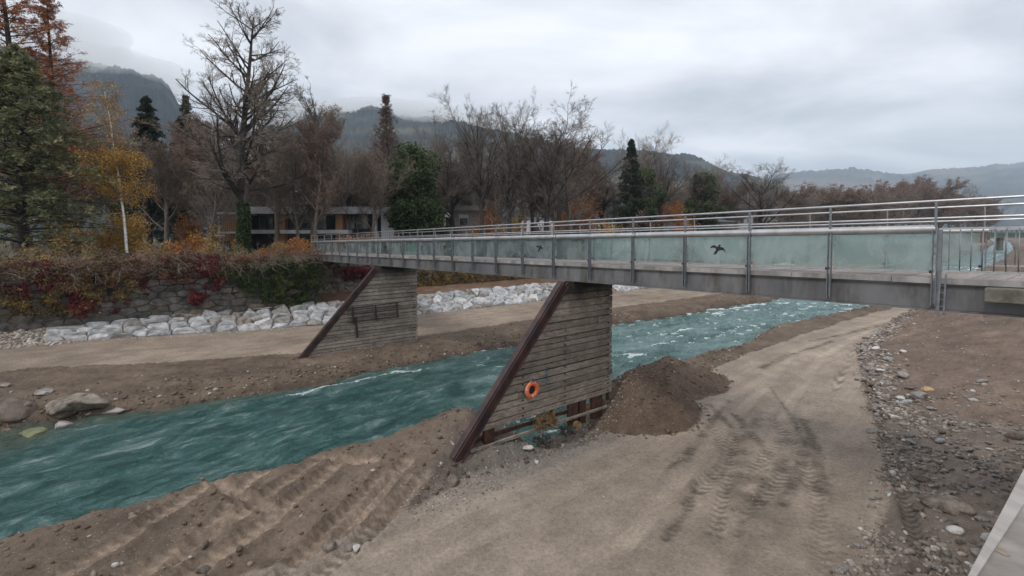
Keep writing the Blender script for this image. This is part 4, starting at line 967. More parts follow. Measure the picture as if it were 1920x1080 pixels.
n = 3200; R = r_.uniform(28, 90, n); B = b_toe(R) - r_.random(n) * 9
scatter('embankment_stones', B, R, .02 + .09 * r_.random(n) ** 4, I1, M['pebbles'], 'stones in the earth of the right embankment', 'stones', smooth=False)
n = 5600; R = r_.uniform(-4, 34, n); B = b_rl(R) - .1 + (sh_near(R) - b_rl(R) + .2) * r_.random(n)
ok = np.ones(n, bool)
for pl, hw_, *_ in TRACKS[:10]:
    d, *_x = seg_dist(B, R, pl); ok &= (d > hw_ + .05) | (r_.random(n) < .03)
B, R = B[ok], R[ok]
scatter('earth_clods', B, R, .012 + .10 * r_.random(len(B)) ** 5, I1, M['clods'], 'clods and stones on the bulldozed berm', 'earth', smooth=False)
n = 3000; a_ = r_.uniform(0, 6.28, n); q = r_.random(n) ** .5 * 1.12; hs = r_.random(n) < .5
B = np.where(hs, 13.1 + 2.4 * q * np.cos(a_), 14.9 + 2.6 * q * np.cos(a_)); R = np.where(hs, 18 + 2.9 * q * np.sin(a_), 22.6 + 3.9 * q * np.sin(a_))
scatter('heap_clods', B, R, .012 + .09 * r_.random(n) ** 5, I1, M['clods'], 'clods on the two brown dirt heaps', 'earth', tintf=lambda r, n: r.random(n) * .8, smooth=False)
n = 6000; R = np.concatenate([r_.uniform(-8, 40, n // 2), r_.uniform(-8, 110, n // 2)]); v_ = np.abs(r_.normal(0, 1.8, n)); B = sh_far(R) + np.clip(v_, 0, 6)
s_ = .02 + .13 * r_.random(n) ** 4 + .06 * (v_ < .9) * r_.random(n) ** 2
scatter('bank_stones', B, R, s_ * .8, I1, M['clods'], 'stones and clods of the brown far bank', 'stones', smooth=False)
n = 2600; R = r_.uniform(20, 110, n); B = sh_near(R) - np.abs(r_.normal(0, .5, n)) - .05
scatter('shore_stones', B, R, .03 + .12 * r_.random(n) ** 2, I1, M['clods'], 'stones along the near waterline upstream', 'stones', smooth=False)
n = 2600; R = r_.uniform(6, 19, n); B = 12.9 + r_.normal(0, .55, n) + (R - 12) * .05
scatter('grey_gravel', B, R, .012 + .04 * r_.random(n) ** 2.5, I1, M['pebbles'], 'grey gravel between the road and the nearer pier', 'gravel')
n = 5000; R = r_.uniform(3, 45, n); B = b_toe(R) + (b_rl(R) - b_toe(R)) * r_.random(n)
edge = np.minimum(B - b_toe(R), b_rl(R) - B); k = r_.random(n) < .12 + .9 * np.exp(-edge / .7); B, R = B[k], R[k]
scatter('road_grit', B, R, .008 + .03 * r_.random(len(B)) ** 3, I1, M['pebbles'], 'loose grit on the dirt road', 'gravel')
n = 3000; R = r_.uniform(-14, -3.2, n); B = r_.uniform(42.6, 44.5, n)
scatter('rubble_patch', B, R, .03 + .17 * r_.random(n) ** 2.5, I1, M['pebbles'], 'patch of loose pale rubble where the revetment ends at left', 'rubble', tintf=lambda r, n: .5 + .5 * r.random(n), smooth=False)
n = 3200; R = r_.uniform(-4, 100, n); B = tB(R) - .1 - np.abs(r_.normal(0, .28, n))
scatter('revetment_gravel', B, R, .02 + .06 * r_.random(n), I1, M['pebbles'], 'pale chippings along the foot of the revetment', 'gravel', tintf=lambda r, n: .6 + .4 * r.random(n), smooth=False)

# drift debris caught under the nearer pier
def sticks(name, label, px, py, n, sp, L, mat, seed):
    rr = random.Random(seed); r, z = on_B(px, py, 13.4); m = MB()
    for i in range(n):
        a = rr.uniform(-sp, sp); c = W(13.4 + rr.uniform(-.2, .2), r + a, z + rr.uniform(-sp * .5, sp * .5)); d = Vector((rr.gauss(0, 1), rr.gauss(0, 1), rr.gauss(0, .6))).normalized() * rr.uniform(.3, 1) * L
        m.tube([c - d / 2, c + Vector((rr.uniform(-.04, .04),) * 3), c + d / 2], rr.uniform(.006, .016), 4)
    tag(m.build(name, mat), label, 'driftwood')
sticks('drift_twigs', 'tangled bundle of twigs caught on the sill of the nearer pier', 1022, 788, 170, .42, .8, M['driftwood'], 4)
sticks('drift_twigs', 'dark roots hanging below the sill at the middle of the nearer pier', 1016, 825, 60, .3, .5, M['bark'], 6)
sticks('drift_twigs', 'dark roots in the puddle near the right end of the nearer pier', 1062, 808, 60, .3, .45, M['bark'], 8)
r, z = on_B(1080, 797, 13.35); m = MB(); m.tube([W(13.2, r, z), W(13.75, r + .12, z - .05)], [.17, .15], 12); tag(m.build('sawn_log', M['driftwood'], smooth=True), 'sawn log end with yellow heartwood under the nearer pier', 'log')

# ---------------------------------------------------------------- trees
def unit(v): return v / np.maximum(np.linalg.norm(v, axis=-1, keepdims=True), 1e-9)
def grow(st, dr, ln, nseg, wob, trop, r):
    P = [st]; d = dr.copy()
    for i in range(nseg):
        d = unit(d + r.normal(0, wob, d.shape) + np.array([0, 0, trop])); P.append(P[-1] + d * (ln / nseg)[:, None])
    return np.stack(P, 1)
def spawn(P, rad, cnt, t0, t1, ang, ratio, lens, r, apical=0.0, rr_=.6):
    """children along each path"""
    n, k, _ = P.shape
    t = np.sort(r.uniform(t0, t1, (n, cnt)), 1); x = t * (k - 1); i = np.minimum(x.astype(int), k - 2); f = x - i
    idx = np.arange(n)[:, None]
    p = P[idx, i] * (1 - f[..., None]) + P[idx, i + 1] * f[..., None]; d = unit(P[idx, i + 1] - P[idx, i])
    az = r.normal(size=d.shape); perp = unit(az - (az * d).sum(-1, keepdims=True) * d)
    a = np.radians(r.normal(ang, ang * .18, (n, cnt)))[..., None]
    cd_ = unit(np.cos(a) * d + np.sin(a) * perp)
    cl = lens[:, None] * ratio * (1 - apical * t) * r.uniform(.65, 1.15, (n, cnt))
    cr = np.minimum(rad[:, None] * (1 - .75 * t) * rr_, 1)
    return p.reshape(-1, 3), cd_.reshape(-1, 3), cl.reshape(-1), cr.reshape(-1), t.reshape(-1)
def tubes(P, r0, r1, k):
    n, m, _ = P.shape; T = np.empty_like(P); T[:, 1:-1] = P[:, 2:] - P[:, :-2]; T[:, 0] = P[:, 1] - P[:, 0]; T[:, -1] = P[:, -1] - P[:, -2]; T = unit(T)
    ref = np.where(np.abs(T[..., 2:3]) > .9, np.array([1., 0, 0]), np.array([0, 0, 1.])); A = unit(np.cross(T, ref)); Bv = np.cross(T, A)
    s = np.linspace(0, 1, m)[None, :, None, None]; rad = r0[:, None, None, None] * (1 - s) + r1[:, None, None, None] * s
    an = np.arange(k) / k * 2 * np.pi
    V = P[:, :, None] + (A[:, :, None] * np.cos(an)[None, None, :, None] + Bv[:, :, None] * np.sin(an)[None, None, :, None]) * rad
    base = (np.arange(n) * m * k)[:, None, None] + (np.arange(m - 1) * k)[None, :, None]
    j = np.arange(k)[None, None]; j2 = (np.arange(k) + 1) % k; j2 = j2[None, None]
    F_ = np.stack([base + j, base + j2, base + j2 + k, base + j + k], -1)
    return V.reshape(-1, 3), F_.reshape(-1, 4)
def join(*vf):
    V, F_, o = [], [], 0
    for v, f in vf: V.append(v); F_.append(f + o); o += len(v)
    return np.concatenate(V), np.concatenate(F_)
def leaves(C, size, r, squash=1.0, jitter=0.0, droop=0.0, nrm=None):
    n = len(C); a = unit(r.normal(size=(n, 3))) ; b_ = unit(np.cross(a, unit(r.normal(size=(n, 3)))))
    if droop: a = unit(a * np.array([1, 1, .4]) + np.array([0, 0, -droop]))
    s = (size * r.uniform(.6, 1.35, n))[:, None]; C = C + r.normal(0, 1, (n, 3)) * jitter
    V = np.stack([C - a * s, C + b_ * s * .5 * squash, C + a * s, C - b_ * s * .5 * squash], 1)
    return V.reshape(-1, 3), np.arange(4 * n).reshape(n, 4)
def tree_skeleton(seed, h, form='round', twig=1.0, levels=4, lean=(0, 0)):
    r = np.random.default_rng(seed)
    ap = .62
    if form == 'round':   trunk_h, n1, a1, l1, t0, trop1, wob = .72, 24, 48, .44, .22, .07, .09; ap = .35
    elif form == 'tall':  trunk_h, n1, a1, l1, t0, trop1, wob = .95, 54, 55, .40, .22, .07, .07; ap = .68
    elif form == 'column':trunk_h, n1, a1, l1, t0, trop1, wob = .93, 40, 30, .34, .15, .07, .04; ap = .55
    elif form == 'vase':  trunk_h, n1, a1, l1, t0, trop1, wob = .62, 22, 40, .52, .30, .07, .08; ap = .3
    elif form == 'cone':  trunk_h, n1, a1, l1, t0, trop1, wob = .98, 46, 62, .30, .14, .04, .03
    P0 = grow(np.zeros((1, 3)), np.array([[lean[0], lean[1], 1.]]), np.array([h * trunk_h]), 12, {'round': .05, 'cone': .008, 'column': .014, 'tall': .03, 'vase': .04}[form], .05, r)
    rad0 = np.array([h * .017])
    p, d, l, c, t = spawn(P0, rad0, n1, t0, .98, a1, l1, np.array([h]), r, ap, .5)
    if form == 'tall': l = l * np.where(t < .5, .9, 1.0)
    P1 = grow(p, d, l, 7, wob, trop1, r); c1 = np.maximum(c, .02)
    p, d, l2, c2, _ = spawn(P1, c1, 10, .14, 1., 42, .46, l, r, .4, .6); k_ = r.random(len(l2)) < l2 / (h * .06); p, d, l2, c2 = p[k_], d[k_], l2[k_], c2[k_]; P2 = grow(p, d, l2, 5, .12, .06, r); c2 = np.maximum(c2, .014)
    p, d, l3, c3, _ = spawn(P2, c2, 7, .12, 1., 42, .5, l2, r, .3, .6); k_ = r.random(len(l3)) < l3 / (h * .03); p, d, l3, c3 = p[k_], d[k_], l3[k_], c3[k_]; P3 = grow(p, d, l3, 3, .14, .05, r); c3 = np.maximum(c3, .010)
    k4 = max(3, int(6 * twig))
    p, d, l4, c4, _ = spawn(P3, c3, k4, .15, 1., 40, .62, l3, r, .3, .6); P4 = grow(p, d, np.maximum(l4, .2), 1, .0, .05, r); c4 = np.full(len(l4), .0095)
    trunk = tubes(P0, rad0 * 1.15, rad0 * .12, 9)
    fl = P0[0, 0]; br = join(tubes(P1, c1, c1 * .3, 6), tubes(P2, c2, c2 * .35, 4))
    tw = join(tubes(P3, c3, c3 * .45, 3), tubes(P4, c4, c4 * .5, 3))
    return trunk, br, tw, P4[:, -1], P3.reshape(-1, 3), P0[0]
VAR = {}
def variant(key, seed, h, form, twig=1.0, bark='bark', twm='twig', leaf=None, nleaf=0, lsize=.1, lean=(0, 0), zmax=None):
    tr, br, tw, tips, mids, P0 = tree_skeleton(seed, h, form, twig, lean=lean)
    d = dict(trunk=npmesh('trunk', *tr, M[bark], True), limbs=npmesh('limbs', *br, M[bark], True), twigs=npmesh('twigs', *tw, M[twm]), P0=P0, h=h, tips=tips, mids=mids); d['h'] = float(np.percentile(tips[:, 2], 99.3))
    if leaf:
        r = np.random.default_rng(seed + 1); pool = np.concatenate([tips, mids]); 
        if zmax: pool = pool[pool[:, 2] < zmax * h]
        c = pool[r.integers(0, len(pool), nleaf)]; v, f = leaves(c, lsize, r, jitter=lsize * 1.2)
        t = np.clip(.5 + .35 * fbm(c[:, 0] * .5 + c[:, 2] * .3, c[:, 1] * .5 + c[:, 2] * .4, 3, seed) * 1.6 + r.normal(0, .2, len(c)), 0, 1)
        d['foliage'] = npmesh('foliage', v, f, M[leaf], attr=np.repeat(t, 4))
    VAR[key] = d; return d
def plant(key, name, label, cat, px, Y, top, z=None, rz=None, group=None, sx=1.0, foliage=True):
    d = VAR[key]; v = d['h']; p = on_Y(px, 440, Y); B, R = BR(p)
    if z is None: z = 6.3
    topz = EYE + (440 - top) / F * Y; s = (topz - z) / v
    o = empty(name, (p.x, p.y, z - .15), rnd.uniform(0, 6.28) if rz is None else rz); o.scale = (s * sx, s * sx, s); tag(o, label, cat, group)
    for k in ('trunk', 'limbs', 'twigs'): link(k, d[k], o)
    if foliage and 'foliage' in d: link('foliage', d['foliage'], o)
    return o
variant('hero', 4, 24, 'tall', 1.35, 'bark', 'bark_pale')
variant('r1', 12, 18, 'round', 1, 'bark_brown', 'bark_pale')
variant('r2', 23, 18, 'vase', 1.2, 'bark', 'bark_brown')
variant('r4', 29, 18, 'vase', 1.1, 'bark', 'bark_brown')
variant('r3', 31, 18, 'vase', 1, 'bark_brown', 'bark_pale')
variant('c1', 41, 18, 'column', .9, 'bark_brown', 'bark_brown')
variant('b1', 61, 14, 'round', .8, 'bark_brown', 'twig', 'brown', 20000, .075)
variant('b2', 71, 14, 'vase', .8, 'bark_brown', 'bark_pale', 'brown', 9000, .07)
YB = lambda px, B=54: B / (DY + DX * (px - 960) / F)          # depth of the park line at an image column

plant('hero', 'bare_tree', 'tallest leafless tree with a wide open crown and an ivy-wrapped foot, left of the building', 'tree', 452, 49, 12, rz=1.0, sx=1.1)
plant('c1', 'bare_tree', 'slim upswept leafless tree just left of the far end of the bridge', 'tree', 588, 58, 166, rz=2, sx=1.25)
plant('b1', 'rusty_tree', 'tree with lingering reddish-brown leaves before the white building', 'tree', 592, 54, 215, rz=.5, sx=.75)
plant('b1', 'rusty_tree', 'dense brown-leaved tree left of the tallest leafless tree', 'tree', 372, 56, 205, rz=3)
plant('b2', 'rusty_tree', 'brown twiggy tree between the birch and the tallest leafless tree', 'tree', 312, 52, 250, rz=4)
plant('b2', 'rusty_tree', 'low brown tree right of the tallest leafless tree', 'tree', 520, 60, 215, rz=1)
plant('r3', 'bare_tree', 'pale leafless tree with several stems in front of the building', 'tree', 655, 64, 225, rz=1)
plant('r1', 'bare_tree', 'leafless tree right of the pointed brown tree', 'tree', 805, 84, 228, rz=5)
plant('r2', 'bare_tree', 'leafless tree above the ivy-green tree at its right', 'tree', 850, 86, 245, rz=2.4)
plant('r2', 'bare_tree', 'tall leafless tree, left one of the pair near the middle', 'tree', 905, 70, 182, rz=.4, sx=.8)
plant('r4', 'bare_tree', 'tall leafless tree, right one of the pair near the middle', 'tree', 955, 70, 183, rz=4.2, sx=.8)
plant('r4', 'bare_tree', 'broad fan-shaped leafless tree with a dark trunk right of the middle pair', 'tree', 1024, 72, 196, rz=2.9, sx=1.25)
plant('r1', 'bare_tree', 'broad leafless tree leaning right beside the fan-shaped one', 'tree', 1072, 78, 214, rz=1.1, sx=1.15)
plant('r3', 'bare_tree', 'thin pale leafless tree behind the dark spruce', 'tree', 1180, 110, 246, rz=3.3, sx=.8)
plant('r2', 'bare_tree', 'leafless tree just right of the dark spruce', 'tree', 1242, 105, 278, rz=.9)
plant('r3', 'bare_tree', 'leafless tree behind the ivy-covered stump tree', 'tree', 1322, 120, 306, rz=2.2)
plant('r4', 'bare_tree', 'squat dark leafless tree with a wide crown above the grey shed roof', 'tree', 1428, 108, 302, rz=4.4, sx=1.7)
plant('r3', 'bare_tree', 'pale leafless tree close before the middle windows of the white building', 'tree', 560, 57, 262, rz=2.2, sx=.9)
plant('b2', 'rusty_tree', 'brown leafless tree close before the right end of the white building', 'tree', 700, 60, 275, rz=3.2, sx=1.0)
plant('r3', 'bare_tree', 'pale leafless tree between the birch and the notice board', 'tree', 395, 50, 275, rz=5.2, sx=.9)
plant('r2', 'bare_tree', 'leafless tree crowded beside the fan-shaped one at its left', 'tree', 1000, 76, 215, rz=.2)
# background belt of leafless and brown trees
belt = [(20, 60, 230), (90, 62, 200), (150, 70, 240), (230, 66, 250), (262, 75, 262), (330, 70, 262), (405, 72, 250), (445, 80, 300), (490, 78, 262), (545, 84, 280), (622, 86, 262), (690, 90, 262), (770, 96, 262), (830, 100, 285), (880, 100, 270), (930, 98, 290), (985, 100, 268), (1040, 105, 290), (1100, 105, 275), (1130, 112, 300), (1165, 116, 318), (1215, 120, 310), (1270, 124, 322), (1300, 128, 330), (1360, 132, 336), (1400, 138, 345)]
words = ['at the left edge behind the cedar', 'behind the rust-orange conifer', 'between the cedar and the birch', 'behind the birch', 'behind the left dark spruce', 'between the two dark spruces', 'left behind the tallest leafless tree', 'low behind the tallest leafless trunk', 'right behind the tallest leafless tree', 'above the left part of the white building', 'above the middle of the white building', 'above the right end of the white building', 'behind the ivy-green tree', 'above the grey building with one window', 'behind the orange bush right of the grey building', 'between the pair of tall leafless trees', 'between the pair and the fan-shaped tree', 'behind the fan-shaped tree', 'right of the fan-shaped tree', 'left of the dark spruce at a distance', 'behind the dark spruce', 'right behind the dark spruce', 'above the orange shrub right of the spruce', 'left of the ivy-covered stump tree', 'between the ivy-covered tree and the squat tree', 'left behind the squat dark tree']
for i in range(32):
    px = 20 + i * 45 + rnd.uniform(-12, 12); Yq = (74 + i * 1.9) * rnd.uniform(.92, 1.15); tq = np.interp(px, [0, 600, 900, 1200, 1450], [285, 300, 305, 335, 362]) + rnd.uniform(-16, 22)
    plant(['b2', 'r1', 'b1', 'r3'][i % 4], 'thicket_tree', 'low twiggy brown tree in the thicket that closes the park behind', 'tree', px, Yq, tq, rz=i * 2.3, group='thicket trees behind the park', sx=1.35)
for i, ((px, Y, top), wd) in enumerate(zip(belt, words)):
    k = ['r1', 'b2', 'r3', 'b1', 'r2'][i % 5]
    plant(k, 'woodland_tree', ('brown leaf-flecked tree ' if k[0] == 'b' else 'leafless background tree ') + wd, 'tree', px, Y, top + rnd.uniform(-8, 8), rz=i * 1.7, group='trees of the park belt')
# distant riverside row upstream
for i in range(27):
    px = 1475 + i * 14.6 + rnd.uniform(-4, 4); Y = np.interp(px, [1475, 1700, 1850], [140, 215, 330]) * rnd.uniform(.95, 1.1)
    top = np.interp(px, [1475, 1500, 1560, 1600, 1650, 1690, 1720, 1760, 1800, 1850], [352, 350, 352, 345, 352, 336, 340, 345, 356, 372]) + rnd.uniform(-5, 9)
    plant(['b1', 'b2', 'b1', 'r1'][i % 4], 'riverside_tree', 'russet tree in the distant row along the river upstream of the bridge', 'tree', px, Y, top, z=5.2, rz=i * 2.1, group='distant russet riverside trees', sx=1.25)
for i in range(5):
    plant('b1', 'riverside_tree', 'russet tree standing tall in the distant row behind the right rail', 'tree', 1690 + i * 8, 300, 334 + 4 * i, z=5, rz=i, group='tall russet trees in the distant row')

# birch with white stem and thin yellow crown
r = np.random.default_rng(5)
a0, a1 = on_Y(238, 474, 43), on_Y(196, 172, 43); bt_ = empty('birch', a0); tag(bt_, 'leaning birch with a slender white trunk and yellow leaves', 'birch')
d = a1 - a0; pts = np.array([[0, 0, 0], [d.x * .16, .1, d.z * .22], [d.x * .42, .2, d.z * .45], [d.x * .62, .1, d.z * .62], [d.x * .8, .2, d.z * .8], [d.x, 0, d.z]])[None]
tt = np.linspace(0, 5, 16); Pb = np.stack([np.interp(tt, range(6), pts[0, :, i]) for i in range(3)], -1)[None]
link('trunk', npmesh('trunk', *tubes(Pb, np.array([.115]), np.array([.025]), 9), M['birch'], True), bt_)
p, dd, l, c, t = spawn(Pb, np.array([.1]), 60, .28, 1, 52, .22, np.array([d.length]), r, .45, .35); Q1 = grow(p, dd, l, 6, .12, .02, r)
p, dd, l2, c2, _ = spawn(Q1, np.maximum(c, .02), 8, .1, 1, 45, .5, l, r, .2); Q2 = grow(p, dd, l2, 3, .15, -.08, r)
p, dd, l3, c3, _ = spawn(Q2, np.maximum(c2, .01), 5, .1, 1, 45, .6, l2, r, .2); Q3 = grow(p, dd, l3, 2, .15, -.22, r)
link('branches', npmesh('branches', *join(tubes(Q1, np.maximum(c, .02), c * 0 + .008, 4), tubes(Q2, c2 * 0 + .009, c2 * 0 + .005, 3), tubes(Q3, c3 * 0 + .006, c3 * 0 + .004, 3)), M['bark_brown']), bt_)
pool = np.concatenate([Q3.reshape(-1, 3), Q2.reshape(-1, 3)]); pr = np.where(pool[:, 2] < d.z * .62, 1.0, .12); pool = pool[r.random(len(pool)) < pr]
c = pool[r.integers(0, len(pool), 11000)]; v, f = leaves(c, .075, r, jitter=.2); link('foliage', npmesh('foliage', v, f, M['yellow'], attr=np.repeat(np.clip(r.normal(.42, .22, len(c)), 0, 1), 4)), bt_)
# conifers: whorled, drooping boughs carrying sprays of needles
def conifer(name, label, cat, px, Y, top, base_z, width, nb, leafm, seed, droop=-.12, nl=26, lsize=.16, bare=.1, taper=1.0, gaps=.0, up=0.0, irregular=.25, squash=.7):
    r = np.random.default_rng(seed); p = on_Y(px, 440, Y); h = EYE + (440 - top) / F * Y - base_z; o = empty(name, (p.x, p.y, base_z)); tag(o, label, cat)
    P0 = grow(np.zeros((1, 3)), np.array([[0, 0, 1.]]), np.array([h * .98]), 14, .015, .1, r)
    link('trunk', npmesh('trunk', *tubes(P0, np.array([h * .018]), np.array([.02]), 9), M['bark'], True), o)
    t = np.sort(bare + (1 - bare) * r.random(nb) ** .9); x = t * 14; i = np.minimum(x.astype(int), 13); f = (x - i)[:, None]
    st = P0[0, i] * (1 - f) + P0[0, i + 1] * f; az = np.arange(nb) * 2.4 + r.normal(0, .3, nb)
    ln = width * (1 - ((t - bare) / (1 - bare)) ** taper * .94) * r.uniform(1 - irregular, 1 + irregular, nb) * (1 + .25 * fbm(az * 1.3, t * 6, 2, seed))
    dr = np.stack([np.cos(az), np.sin(az), np.full(nb, up) + .5 * t * (up >= 0)], -1); P1 = grow(st, unit(dr), ln, 7, .06, droop, r)
    link('boughs', npmesh('boughs', *tubes(P1, np.maximum(ln * .012, .012), np.full(nb, .006), 4), M['bark'], True), o)
    k = 8; p2, d2, l2, _, _ = spawn(P1, ln * .01, k, .15, 1, 48, .34, ln, r, .25); d2[:, 2] *= .45; P2 = grow(p2, unit(d2), l2, 4, .08, droop * .8, r); P2s = P2[:, [0, 2, 4]]
    link('sprays', npmesh('sprays', *tubes(P2s, l2 * 0 + .008, l2 * 0 + .004, 3), M['bark_brown']), o)
    u = r.random((len(P2), nl)); xi = u * 4; ii = np.minimum(xi.astype(int), 3); ff = (xi - ii)[..., None]; ar = np.arange(len(P2))[:, None]
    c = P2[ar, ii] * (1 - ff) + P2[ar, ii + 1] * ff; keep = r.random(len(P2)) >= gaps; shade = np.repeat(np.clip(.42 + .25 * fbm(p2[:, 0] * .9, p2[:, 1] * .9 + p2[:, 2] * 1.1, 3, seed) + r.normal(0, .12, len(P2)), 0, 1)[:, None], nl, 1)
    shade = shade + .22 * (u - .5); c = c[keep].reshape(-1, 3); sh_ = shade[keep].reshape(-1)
    v, f = leaves(c, lsize, r, squash, jitter=.05 + lsize * .35, droop=.25); link('foliage', npmesh('foliage', v, f, M[leafm], attr=np.repeat(np.clip(sh_, 0, 1), 4)), o); return o
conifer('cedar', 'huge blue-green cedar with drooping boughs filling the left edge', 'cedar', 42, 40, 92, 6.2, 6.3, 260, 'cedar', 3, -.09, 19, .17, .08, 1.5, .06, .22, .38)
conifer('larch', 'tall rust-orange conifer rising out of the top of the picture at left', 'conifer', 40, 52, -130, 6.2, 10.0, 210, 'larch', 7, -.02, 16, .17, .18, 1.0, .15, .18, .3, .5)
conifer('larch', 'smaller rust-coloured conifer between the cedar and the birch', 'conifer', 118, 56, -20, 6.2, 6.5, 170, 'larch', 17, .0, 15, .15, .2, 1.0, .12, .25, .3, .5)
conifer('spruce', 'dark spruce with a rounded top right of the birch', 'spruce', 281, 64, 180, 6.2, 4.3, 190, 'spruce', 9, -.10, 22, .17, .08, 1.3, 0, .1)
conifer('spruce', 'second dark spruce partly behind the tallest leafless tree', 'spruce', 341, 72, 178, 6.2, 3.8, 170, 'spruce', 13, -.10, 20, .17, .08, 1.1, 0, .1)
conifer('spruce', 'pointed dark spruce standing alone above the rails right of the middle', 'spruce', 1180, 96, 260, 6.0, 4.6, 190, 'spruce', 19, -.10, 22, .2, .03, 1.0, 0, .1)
conifer('cone_tree', 'pointed brown tree with a conical crown behind the ivy-green tree', 'tree', 733, 76, 178, 6.2, 8.0, 230, 'brown', 27, .0, 11, .13, .10, .75, .1, .55, .2, .6)
# leafy masses on stems
def bushmesh(seed, n, leafm, size, dims, lumps=7, bias=0.0, stems=True, shell=.5, name='foliage'):
    r = np.random.default_rng(seed); L = r.normal(0, .42, (lumps, 3)) * np.array([1, 1, .8]); L[:, 2] = np.abs(L[:, 2]) * .9 + .15
    rad = r.uniform(.28, .55, lumps); k = r.integers(0, lumps, n); d = unit(r.normal(size=(n, 3))); q = r.random(n) ** shell
    C = (L[k] + d * (rad[k] * q)[:, None]); C[:, 2] = np.maximum(C[:, 2], .02 * r.random(n)); C = C * np.array(dims)
    n3 = fbm(C[:, 0] * 1.1 + C[:, 2], C[:, 1] * 1.1 - C[:, 2] * .6, 3, seed); keep = n3 > -.5 + .3 * r.random(n); C = C[keep]; n3 = n3[keep]
    v, f = leaves(C, size, r, 1.0, jitter=size * .5)
    t = np.clip(.45 + n3 * .5 + bias + r.normal(0, .16, len(C)), 0, 1)
    return npmesh(name, v, f, M[leafm], attr=np.repeat(t, 4))
def stems_mesh(seed, dims, n=14, mat='twig', rad=.018):
    r = np.random.default_rng(seed); st = r.normal(0, .12, (n, 3)) * np.array([dims[0], dims[1], 0]); d = unit(np.stack([r.normal(0, .5, n), r.normal(0, .5, n), np.ones(n)], -1))
    P1 = grow(st, d, np.full(n, dims[2] * 1.0) * r.uniform(.6, 1.2, n), 5, .12, .02, r); p, dd, l, c, _ = spawn(P1, np.full(n, .02), 7, .2, 1, 40, .45, np.full(n, dims[2]), r); P2 = grow(p, dd, l, 3, .15, .05, r)
    return npmesh('stems', *join(tubes(P1, np.full(n, rad), np.full(n, rad * .4), 4), tubes(P2, l * 0 + rad * .4, l * 0 + rad * .2, 3)), M[mat])
def bush(name, label, cat, x, y, z, dims, leafm, n, size, seed, lumps=7, stems=True, group=None, bias=0):
    o = empty(name, (x, y, z)); tag(o, label, cat, group)
    link('foliage', bushmesh(seed, n, leafm, size, dims, lumps, bias), o)
    if stems: link('stems', stems_mesh(seed, dims), o)
    return o
def bush_px(name, label, cat, px, Y, ytop, wpx, leafm, n, size, seed, ybase=None, lumps=7, zb=6.2, bias=0, stems=True):
    p = on_Y(px, 440, Y); zt = EYE + (440 - ytop) / F * Y; wd = wpx / F * Y
    return bush(name, label, cat, p.x, p.y, zb, (wd * .62, wd * .5, (zt - zb) * .72), leafm, n, size, seed, lumps, stems, bias=bias)
# ivy-green trees
def ivytree(label, px, Y, top, w_, seed, zb=6.2, lumps=11, n=26000, trunkkey='r2', topbare=None):
    p = on_Y(px, 440, Y); zt = EYE + (440 - top) / F * Y; o = empty('ivy_tree', (p.x, p.y, zb)); tag(o, label, 'tree')
    wd = w_ / F * Y; r = np.random.default_rng(seed); hh = zt - zb; L = []
    for i in range(lumps * 3):
        u = (i + r.random()) / (lumps * 3); a = r.uniform(0, 6.28); prof = math.sin(math.pi * min(1, .12 + u * .86)) ** .6 * (1.0 if u < .6 else .8); q = r.uniform(.25, .8) * prof
        L.append((q * math.cos(a) * wd * .5, q * math.sin(a) * wd * .45, u * hh * .9, wd * r.uniform(.12, .22)))
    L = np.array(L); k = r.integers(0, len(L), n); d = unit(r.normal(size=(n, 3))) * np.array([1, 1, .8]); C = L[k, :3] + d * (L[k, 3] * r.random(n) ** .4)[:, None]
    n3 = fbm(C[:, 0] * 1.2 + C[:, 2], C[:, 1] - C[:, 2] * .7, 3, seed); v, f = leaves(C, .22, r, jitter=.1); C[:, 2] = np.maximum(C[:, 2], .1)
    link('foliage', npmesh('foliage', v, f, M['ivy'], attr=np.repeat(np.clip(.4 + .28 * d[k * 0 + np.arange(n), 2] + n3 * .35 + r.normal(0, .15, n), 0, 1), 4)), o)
    tr = VAR[trunkkey]; s = ((zt if topbare is None else EYE + (440 - topbare) / F * Y) - zb) / tr['h']
    for k in ('trunk', 'limbs', 'twigs'):
        c_ = link(k, tr[k], o); c_.scale = (s * .8, s * .8, s)
    return o
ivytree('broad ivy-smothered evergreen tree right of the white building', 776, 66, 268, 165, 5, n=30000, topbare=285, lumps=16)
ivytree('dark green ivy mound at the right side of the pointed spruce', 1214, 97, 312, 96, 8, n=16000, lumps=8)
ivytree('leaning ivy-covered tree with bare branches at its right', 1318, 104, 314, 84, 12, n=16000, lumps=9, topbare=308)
# ivy round the foot of the hero tree
r = np.random.default_rng(3); p = on_Y(457, 440, 46.5); o = empty('ivy_clad_tree', (p.x, p.y, 6.1)); tag(o, 'stout trunk wrapped in dark ivy at the edge of the far wall', 'tree')
n = 7000; a_ = r.uniform(0, 6.28, n); h = r.uniform(0, 5.6, n); q = (.55 + .22 * fbm(a_ * 1.2, h * .9, 2, 4)) * (1 - h * .045); C = np.stack([q * np.cos(a_), q * np.sin(a_), h], -1)
v, f = leaves(C, .12, r, jitter=.07); link('ivy', npmesh('ivy', v, f, M['ivy'], attr=np.repeat(np.clip(r.normal(.35, .2, n), 0, 1), 4)), o)
P0 = grow(np.zeros((1, 3)), np.array([[0., 0, 1]]), np.array([7.5]), 8, .04, .05, r); link('trunk', npmesh('trunk', *tubes(P0, np.array([.42]), np.array([.2]), 10), M['bark'], True), o)
